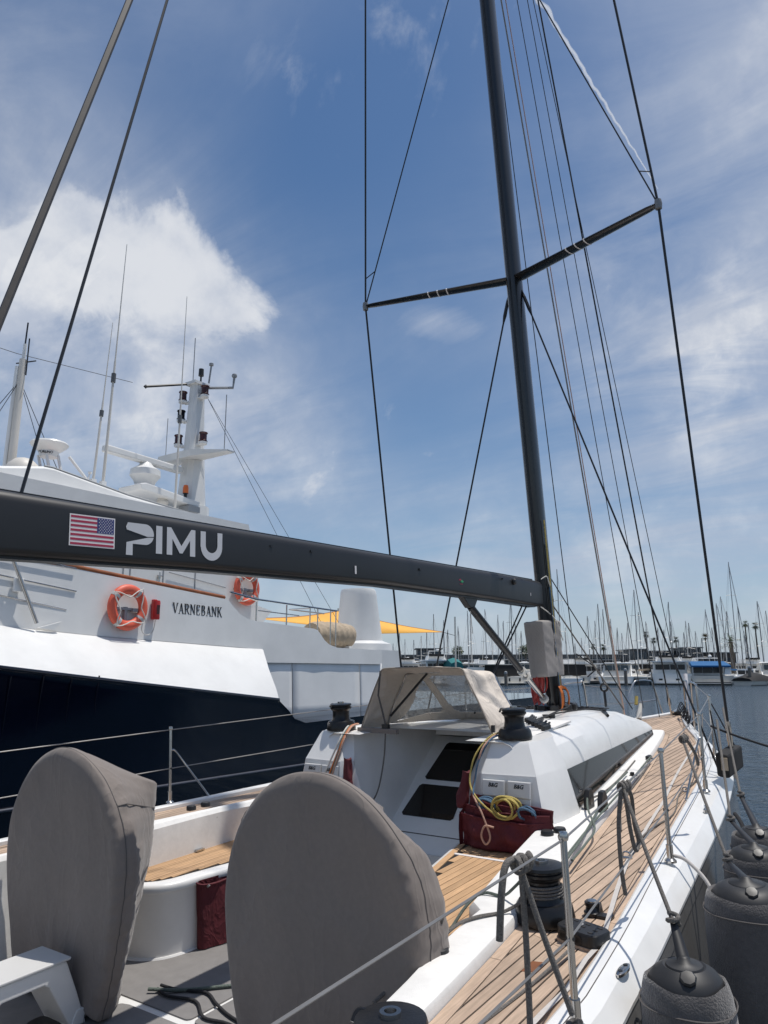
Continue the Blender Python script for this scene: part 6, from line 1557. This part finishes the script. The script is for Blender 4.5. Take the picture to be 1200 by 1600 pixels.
# ------------------------------------------------------------------ rope bags and the lines in them
def rope_bag():
    T = thing('rope_bag', 'maroon canvas rope bag with pockets under the starboard instrument panel', 'rope bag', (.80, -2.75, -.11), BM)
    def pouch(x0, x1, yb, d, z0, zl, zr, seed, name):
        m = MB(); rows = []
        nx = 48
        for k, (t, out) in enumerate(((0, .60), (.06, .85), (.14, 1.0), (.25, 1.07), (.36, 1.07), (.48, 1.02), (.60, .96), (.72, .91), (.84, .87), (.93, .85), (1, .85))):
            r = []
            for i in range(nx+1):
                u = i/nx; x = x0+(x1-x0)*u; zt = zl+(zr-zl)*u; z = z0+(zt-z0)*t
                edge = min(1, 6*u, 6*(1-u))
                y = yb-d*out*(.45+.55*edge)+noise.noise(Vector((x*7+seed, z*8, seed)))*.034+.014*math.sin((x+z*1.3)*24+seed+2*noise.noise(Vector((x*4, z*4, seed))))*(1-abs(2*t-1))
                y -= .022*math.exp(-((x-(x0+.2+.25*t))/.05)**2)*(1-t)*(1 if seed < 4 else 0); y += .020*math.exp(-((z-z0-.04-.25*abs(u-.55)*(z0+.3))/.022)**2)*(1 if seed < 4 else 0)
                if t > .8: z -= (.018+.012*noise.noise(Vector((x*9, seed, 1))))*math.sin(math.pi*u)*(t-.8)*5
                r.append((x, y, z))
            rows.append(r)
        for t in (.97, .4): rows.append([(p[0], p[1]+.010, p[2]-(.012 if t > .9 else (zl-z0)*.5)) for p in rows[10]])
        m.loft(rows, closed=False, cap=False)
        o = m.build(name, 'maroon', T, 60)
        e = MB(); e.tube([Vector(p)+Vector((0, -.002, .004)) for p in rows[10]], .006, 5); e.build('pocket_hem', 'maroon', T, 60)
        return o
    b = MB(); b.prism([(.47, -.11), (1.09, -.11), (1.14, .165), (.55, .225)], 'y', -2.738, -2.728); b.build('back_panel', 'maroon', T)
    pouch(.47, 1.11, -2.715, .085, -.118, .095, .085, 3.1, 'outer_pocket')
    pouch(.50, 1.12, -2.715, .062, .0, .150, .130, 8.7, 'middle_pocket')
    pouch(.53, 1.13, -2.715, .036, .05, .195, .16, 5.2, 'inner_pocket')
    s = MB(); s.loft([[(.470, -2.735, -.11), (.475, -2.735, .05), (.53, -2.735, .20)], [(.458, -2.76, -.112), (.460, -2.76, .03), (.50, -2.755, .14)], [(.468, -2.785, -.112), (.470, -2.79, .0), (.475, -2.785, .09)]], closed=False, cap=False); s.build('side_gusset', 'maroon', T, 60)
    return T
rope_bag()
def bight(name, pts, r, m_, label, cat='rope', n=5):
    mb = MB(); mb.tube(spline(pts, n), r, 7)
    b = pts[0]; return solo(mb, name, m_, label, cat, b, BM, None, 60)
def coil(c, rx, rz, turns, r, m_, label, tilt=.5, seed=0):
    rnd = random.Random(seed); P = []
    for i in range(turns*12):
        a = 2*math.pi*i/12; k = 1+.20*math.sin(a*.37+seed)
        P.append((c[0]+rx*k*math.cos(a)+.010*math.sin(i*.9), c[1]+.02*math.sin(a*.5+seed)-.03*math.sin(a)*tilt+.012*math.cos(i*.31), c[2]+rz*k*math.sin(a)+.008*math.sin(i*.53)))
    mb = MB(); mb.tube(spline(P, 3), r, 6); return solo(mb, 'rope_coil', m_, label, 'rope coil', c, BM, 'rope coils in the maroon bag', 60)
coil((.825, -2.775, .165), .085, .055, 5, .0075, 'rope_y', 'yellow rope coiled in the top of the maroon bag', seed=2)
coil((.965, -2.765, .135), .055, .035, 4, .0075, 'rope_b', 'blue rope coiled at the right end of the maroon bag', seed=4)
coil((.68, -2.765, .175), .06, .03, 3, .0075, 'rope_b', 'blue rope lying behind the loose tan rope in the bag', seed=5)
bight('halyard_tail', [(.70, -2.36, .60), (.66, -2.50, .60), (.62, -2.66, .52), (.585, -2.70, .38), (.565, -2.74, .24), (.61, -2.785, .19), (.665, -2.83, .15), (.71, -2.845, .07), (.745, -2.86, -.01), (.715, -2.868, -.055), (.685, -2.868, -.005), (.71, -2.86, .055), (.77, -2.85, .05)], .0066, 'rope_p', 'tan rope hanging in a loop over the front of the maroon bag')
bight('halyard_tail', [(.72, -2.36, .595), (.64, -2.55, .59), (.575, -2.68, .48), (.545, -2.72, .36), (.555, -2.75, .28), (.62, -2.80, .22), (.70, -2.82, .165), (.76, -2.82, .13)], .0066, 'rope_y', 'yellow rope draped from the starboard winch down into the maroon bag')
bight('halyard_tail', [(.74, -2.37, .59), (.655, -2.58, .575), (.60, -2.69, .44), (.58, -2.73, .30), (.60, -2.79, .235), (.68, -2.81, .18)], .0066, 'rope_b', 'blue rope beside the yellow rope from the starboard winch')
def small_bag(x, label, z0, z1, y0, lean):
    m = MB(); rows = []
    for t in frange(0, 1, 12):
        z = z0+(z1-z0)*t; w = .050*(1-.38*t)*min(1, .55+t*4); rows.append([Vector((x+lean*(1-t)+w*math.cos(a)*(1+.12*math.sin(3*a+9*t))+.012*noise.noise(Vector((a*2, z*14, x))), y0+w*.7*math.sin(a)-.03*(1-t), z+.008*math.sin(2*a)*(t > .95))) for a in [2*math.pi*i/18 for i in range(18)]])
    m.loft(rows); return solo(m, 'halyard_bag', 'maroon', label, 'bag', (x, y0, z0), BM, 'small maroon halyard bags', 60)
small_bag(.505, 'small maroon bag hanging beside the starboard side of the companionway', .12, .36, -2.70, -.045)
small_bag(-.545, 'small maroon bag hanging by the port winch pod', .12, .38, -2.70, .02)
for k, (m_, cname, dx) in enumerate((('rope_gn', 'green', 0), ('rope_p', 'tan', .022), ('rope_o', 'orange', .012), ('rope_w', 'white', -.018))):
    bight('halyard_tail', [(-.70+dx, -2.38, .60), (-.66+dx, -2.52, .595), (-.64+dx, -2.64, .52), (-.655+dx-.01*k, -2.70, .38), (-.69+dx-.02*k, -2.74, .22), (-.73+dx-.03*k, -2.75, .05)], .0075, m_, cname+' rope hanging down the front of the port winch pod')
def settee_bag():
    T = thing('rope_bag', 'maroon canvas bag hanging on the front of the port cockpit seat', 'rope bag', (-.80, -3.8, -.6), BM)
    pts = [(-.90, -3.885), (-.865, -3.905), (-.815, -3.86), (-.79, -3.70), (-.765, -3.45), (-.80, -3.40)]
    q = spline([(a, b, 0) for a, b in pts], 5)
    rows = []
    for t in frange(0, 1, 9):
        z = -.645+.40*t
        rows.append([Vector((p.x+.020*noise.noise(Vector((p.y*9, z*9, 4)))+.015*(1-t), p.y, z-.02*t*math.sin(math.pi*i/len(q)))) for i, p in enumerate(q)])
    MB().loft(rows, closed=False, cap=False).build('bag_front', 'maroon', T, 60)
    MB().tube([p+Vector((.002, 0, 0)) for p in rows[-1]], .008, 6).build('bag_hem', 'maroon', T, 60)
    MB().prism([(-.87, -3.89), (-.80, -3.40), (-.81, -3.39), (-.885, -3.88)], 'z', -.645, -.24).build('bag_back', 'maroon', T)
    MB().tube([(-.815, -3.86, -.265), (-.808, -3.855, -.275)], .012, 8).build('eyelet', 'wire', T)
settee_bag()
def mast_cover():
    T = thing('mast_cover', 'quilted pale taupe canvas box cover on the lower mast', 'cover', (0, -.1, .85), BM)
    def ring(z, k, dy):
        c = [(-.095*k, -.30+dy), (-.012, -.312+dy), (.098*k, -.295+dy), (.106*k, -.10+dy*.4), (.104*k, .12), (0, .135), (-.104*k, .12), (-.105*k, -.10)]
        out = []
        for (x0, y0), (x1, y1) in zip(c, c[1:]+c[:1]):
            for t in (0, .2, .4, .6, .8):
                x, y = x0+(x1-x0)*t, y0+(y1-y0)*t; p = Vector((x*7, y*7, z*5))
                fold = .0028*math.sin((z*1.0+y*.55)*58+2.5*noise.noise(p))*(1 if x > .07 else .15)
                n_ = noise.noise(p)*.012+fold; out.append(Vector((x+(n_ if abs(x) > .07 else 0)*(1 if x > 0 else -1), y-(n_ if abs(x) <= .09 else 0)*.6, z+.006*math.sin(x*30))))
        return out
    rows = [ring(z, k, dy) for z, k, dy in [(.85, .98, .03), (.87, 1., .022)]+[(.9+.485*t, 1, .018-.065*t) for t in frange(0, 1, 22)]+[(1.395, .97, -.045), (1.405, .85, -.02), (1.408, .5, .08)]]
    MB().loft(rows).build('cover_cloth', 'quilt', T, 35)
    m = MB()
    for i in range(-8, 9):
        for sgn in (1, -1):
            pts = []
            for t in frange(0, 1, 12):
                x = -.088+.178*t; z = 1.12+i*.045+sgn*(t-.5)*.26
                if .87 < z < 1.38: pts.append((x, -.313+.018-.065*(z-.9)/.485, z))
            if len(pts) > 2: m.tube(pts, .0016, 4)
    m.build('quilting', 'quilt', T)
mast_cover()

# ------------------------------------------------------------------ fenders hung along the starboard side
def fender(x, y, z, r, h, label, hitch, knot, side=0.):
    T = thing('fender', label, 'fender', (x, y, z-h), BM, 'fleece covered fenders along the hull')
    c = (x, y, z)
    body = [(r*.80, -h), (r*.97, -h+.06), (r, -h+.14), (r*1.0, -.20), (r*.985, -.10), (r*.95, -.045), (r*.90, -.012), (r*.865, .0), (r*.83, -.006), (r*.80, -.03)]
    n = 40; rings = []
    prof = []
    for (a, b), (c2, d) in zip(body, body[1:]):
        k = 8 if abs(b-d) > .2 else 2
        prof += [(a+(c2-a)*i/k, b+(d-b)*i/k) for i in range(k)]
    prof.append(body[-1])
    for rr, hh in prof:
        rings.append([Vector((x+math.cos(a)*rr, y+math.sin(a)*rr, z+hh))+Vector((math.cos(a), math.sin(a), 0))*(noise.noise(Vector((math.cos(a)*2.5, math.sin(a)*2.5, hh*4+x*9+y)))*.012) + Vector((0, 0, .006*math.sin(a*3+y) if hh > -.06 else 0)) for a in [2*math.pi*i/n for i in range(n)]])
    MB().loft(rings, cap=False).build('fleece_cover', 'fleece', T, 60)
    MB().tube([Vector((x+math.cos(a)*r*1.0, y+math.sin(a)*r*1.0, z-.075+.004*math.sin(a*3))) for a in [2*math.pi*i/32 for i in range(32)]], .003, 4, closed=True).build('cover_seam', 'pipe', T)
    MB().lathe([(r*.86, -.06), (r*.80, -.012), (r*.66, .020), (r*.45, .040), (r*.40, .037), (r*.38, .043), (r*.16, .050), (r*.10, .066), (r*.05, .07)], c, 32).build('end_cap', 'fendcap', T, 50)
    v = MB(); a0 = -1.2; p = Vector((x+math.cos(a0)*r*.55, y+math.sin(a0)*r*.55, z+.026)); nrm = Vector((math.cos(a0)*.5, math.sin(a0)*.6, .8)).normalized()
    u = nrm.orthogonal().normalized(); w = nrm.cross(u)
    v.loft([[p+nrm*d+(u*math.cos(q)+w*math.sin(q))*rr*(1+.07*(i % 2)) for i, q in enumerate([2*math.pi*i/16 for i in range(16)])] for rr, d in ((.026, -.01), (.028, .010), (.023, .016), (.008, .017))]); v.build('valve_cap', 'blk', T, 30)
    top = Vector((x, y, z+.055)); K = Vector(knot); H = Vector(hitch)
    MB().tube([top, top.lerp(K, .5), K], [.024, .019, .013], 8, flat=.4).build('strap', 'blk', T, 50)
    MB().tube(spline([K, K.lerp(H, .5)+Vector((0, 0, -.01)), H]), .0085, 7).build('lanyard', 'rope_g', T, 60)
    kn = MB(); kn.tube(spline([K+Vector((math.cos(a)*.020, math.sin(a)*.018, .012*a/3-.01)) for a in frange(0, 9, 14)], 3), .009, 6); kn.build('knot', 'rope_g', T, 60)
    return T
def hitch_tail(T, H, drop, loop):
    H = Vector(H)
    kn = MB(); kn.tube(spline([H+Vector((.016*math.cos(a), .006*a-.028, .020*math.sin(a))) for a in frange(0, 14, 22)], 3), .0085, 6); kn.build('hitch', 'rope_g', T, 60)
    if loop:
        t = MB(); t.tube(spline([H+Vector((0, -.02, .005)), H+Vector((-.015, -.05, -.15)), H+Vector((-.02, -.045, -.33)), H+Vector((-.02, -.02, -.44))]), .0095, 6)
        t.tube(spline([H+Vector((0, .02, .012)), H+Vector((.01, .075, -.05)), H+Vector((.0, .11, -.17)), H+Vector((0, .15, -.26)), H+Vector((0, .10, -.285)), H+Vector((-.005, .07, -.2)), H+Vector((0, .03, -.08)), H]), .0095, 6); t.build('rope_tail', 'rope_g', T, 60)
    else:
        t = MB(); t.tube(spline([H+Vector((0, -.01, .01)), H+Vector((.01, .07, -.02)), H+Vector((.03, .15, -.11)), H+Vector((.03, .19, -.18))]), .0105, 6)
        t.build('rope_tail', 'rope_g', T, 60)
H1, H2, H3 = (2.035, -4.0, .60), (1.89, -2.40, .60), (1.68, -.9, .60)
f1 = fender(2.35, -4.42, .045, .165, .95, 'nearest grey fleece fender with black cap at the photo bottom', H1, (2.30, -4.335, .196)); hitch_tail(f1, H1, 0, True)
f2 = fender(2.37, -3.36, .045, .20, 1.15, 'tall grey fleece fender just behind the nearest one', H2, (2.25, -3.15, .116)); hitch_tail(f2, H2, 0, False)
f3 = fender(2.26, -2.53, .0, .175, 1.05, 'grey fleece fender, third along the hull from the nearest', (1.86, -1.3, .60), (2.10, -2.3, .12))
f4 = fender(2.16, -1.88, -.045, .165, .95, 'grey fleece fender farthest forward along the hull', (1.72, -.4, .60), (2.02, -1.55, .12))
def hanging_rope():
    T = thing('fender_line', 'grey rope knotted on the lifeline behind the nearest stanchion', 'rope', (2.10, -5.12, .3), BM)
    H = Vector((2.105, -5.20, .585))
    kn = MB(); kn.tube(spline([H+Vector((.018*math.cos(a), .006*a-.03, .022*math.sin(a))) for a in frange(0, 14, 22)], 3), .010, 6); kn.build('hitch', 'rope_g', T, 60)
    t = MB(); t.tube(spline([H+Vector((0, .03, .01)), H+Vector((-.015, -.055, .015)), H+Vector((-.02, -.09, -.06)), H+Vector((-.03, -.10, -.19))]), .0112, 7); t.build('rope_tail', 'rope_g', T, 60)
    t = MB(); t.tube(spline([H+Vector((0, .01, -.02)), H+Vector((.0, .015, -.2)), H+Vector((.0, .01, -.40)), H+Vector((0, .005, -.46))]), [.0085]*10+[.0115]*6 if False else .010, 7); t.build('rope_tail', 'rope_g', T, 60)
    t = MB(); t.tube(spline([H+Vector((0, .01, -.02)), H+Vector((.05, .03, -.2)), H+Vector((.115, .055, -.415))]), .0095, 7); t.build('lanyard', 'rope_g', T, 60)
    K = H+Vector((.12, .055, -.43)); kn = MB(); kn.tube(spline([K+Vector((math.cos(a)*.018, math.sin(a)*.016, -.004*a)) for a in frange(0, 12, 18)], 3), .009, 6); kn.build('knot', 'rope_g', T, 60)
    MB().tube([K+Vector((0, 0, -.03)), K+Vector((.06, .0, -.22)), K+Vector((.10, 0, -.32))], [.016, .024, .03], 8, flat=.4).build('strap', 'blk', T, 50)
hanging_rope()
bight('bag_strap', [(1.94, -2.98, .06), (2.02, -3.02, .05), (2.14, -3.10, -.04), (2.20, -3.2, -.2), (2.24, -3.4, -.5), (2.25, -3.5, -.75)], .010, 'web', 'pale grey hose bending over the gunwale between the two nearest fenders', 'hose')
def fender_board():
    T = thing('fender_board', 'black padded board hanging outside the starboard guardrail', 'fender board', (1.72, -.4, .1), BM)
    m = MB(); m.loft([[(1.70+.05*s, y, z) for s, z in ((-1, .06), (-1, .25), (1, .24), (1, .05))] for y in frange(-.55, .05, 4)]); m.build('board', 'farblack', T, bevel=.02)
    MB().box((1.72, -.556, .165), (.05, .012, .10)).build('tan_panel', 'tan', T)
    MB().tube([(1.70, -.6, .24), (1.66, -.6, .60)], .006, 5).build('lanyard', 'rope_k', T); MB().tube([(1.70, 0, .24), (1.54, 0, .60)], .006, 5).build('lanyard', 'rope_k', T)
fender_board()
def ml(name, pts, r, m_, label): return bight(name, pts, r, m_, label, 'mooring line')
ml('mooring_line', [(1.55, -.15, .42), (1.95, -.25, .30), (3.2, -.6, .02), (5.2, -1.2, -.55)], .010, 'rope_k', 'black mooring line running right from the shrouds to the dock')
ml('mooring_line', [(1.99, -1.65, .02), (2.05, -1.75, -.03), (2.12, -1.95, -.16), (2.16, -2.3, -.25)], .014, 'rope_k', 'black webbing leading over the gunwale beside the forward fenders')
# rope lying across the cockpit sole
bight('sole_rope', [(-.60, -4.42, -.635), (-.48, -4.44, -.64), (-.30, -4.40, -.64), (-.12, -4.50, -.64), (.05, -4.48, -.64), (.35, -4.52, -.64)], .0085, 'rope_k', 'black rope lying across the grey cockpit floor, nearer of two')
bight('sole_rope', [(-.62, -4.38, -.635), (-.50, -4.36, -.64), (-.33, -4.30, -.64), (-.18, -4.36, -.64), (0, -4.42, -.64), (.3, -4.47, -.64)], .0085, 'rope_k', 'black rope lying on the grey cockpit floor, farther of two')
bight('sole_strap', [(-.63, -4.46, -.63), (-.45, -4.34, -.638), (-.20, -4.10, -.64), (-.02, -3.92, -.64)], .010, 'rope_gn', 'green grey strap stretched along the cockpit floor')
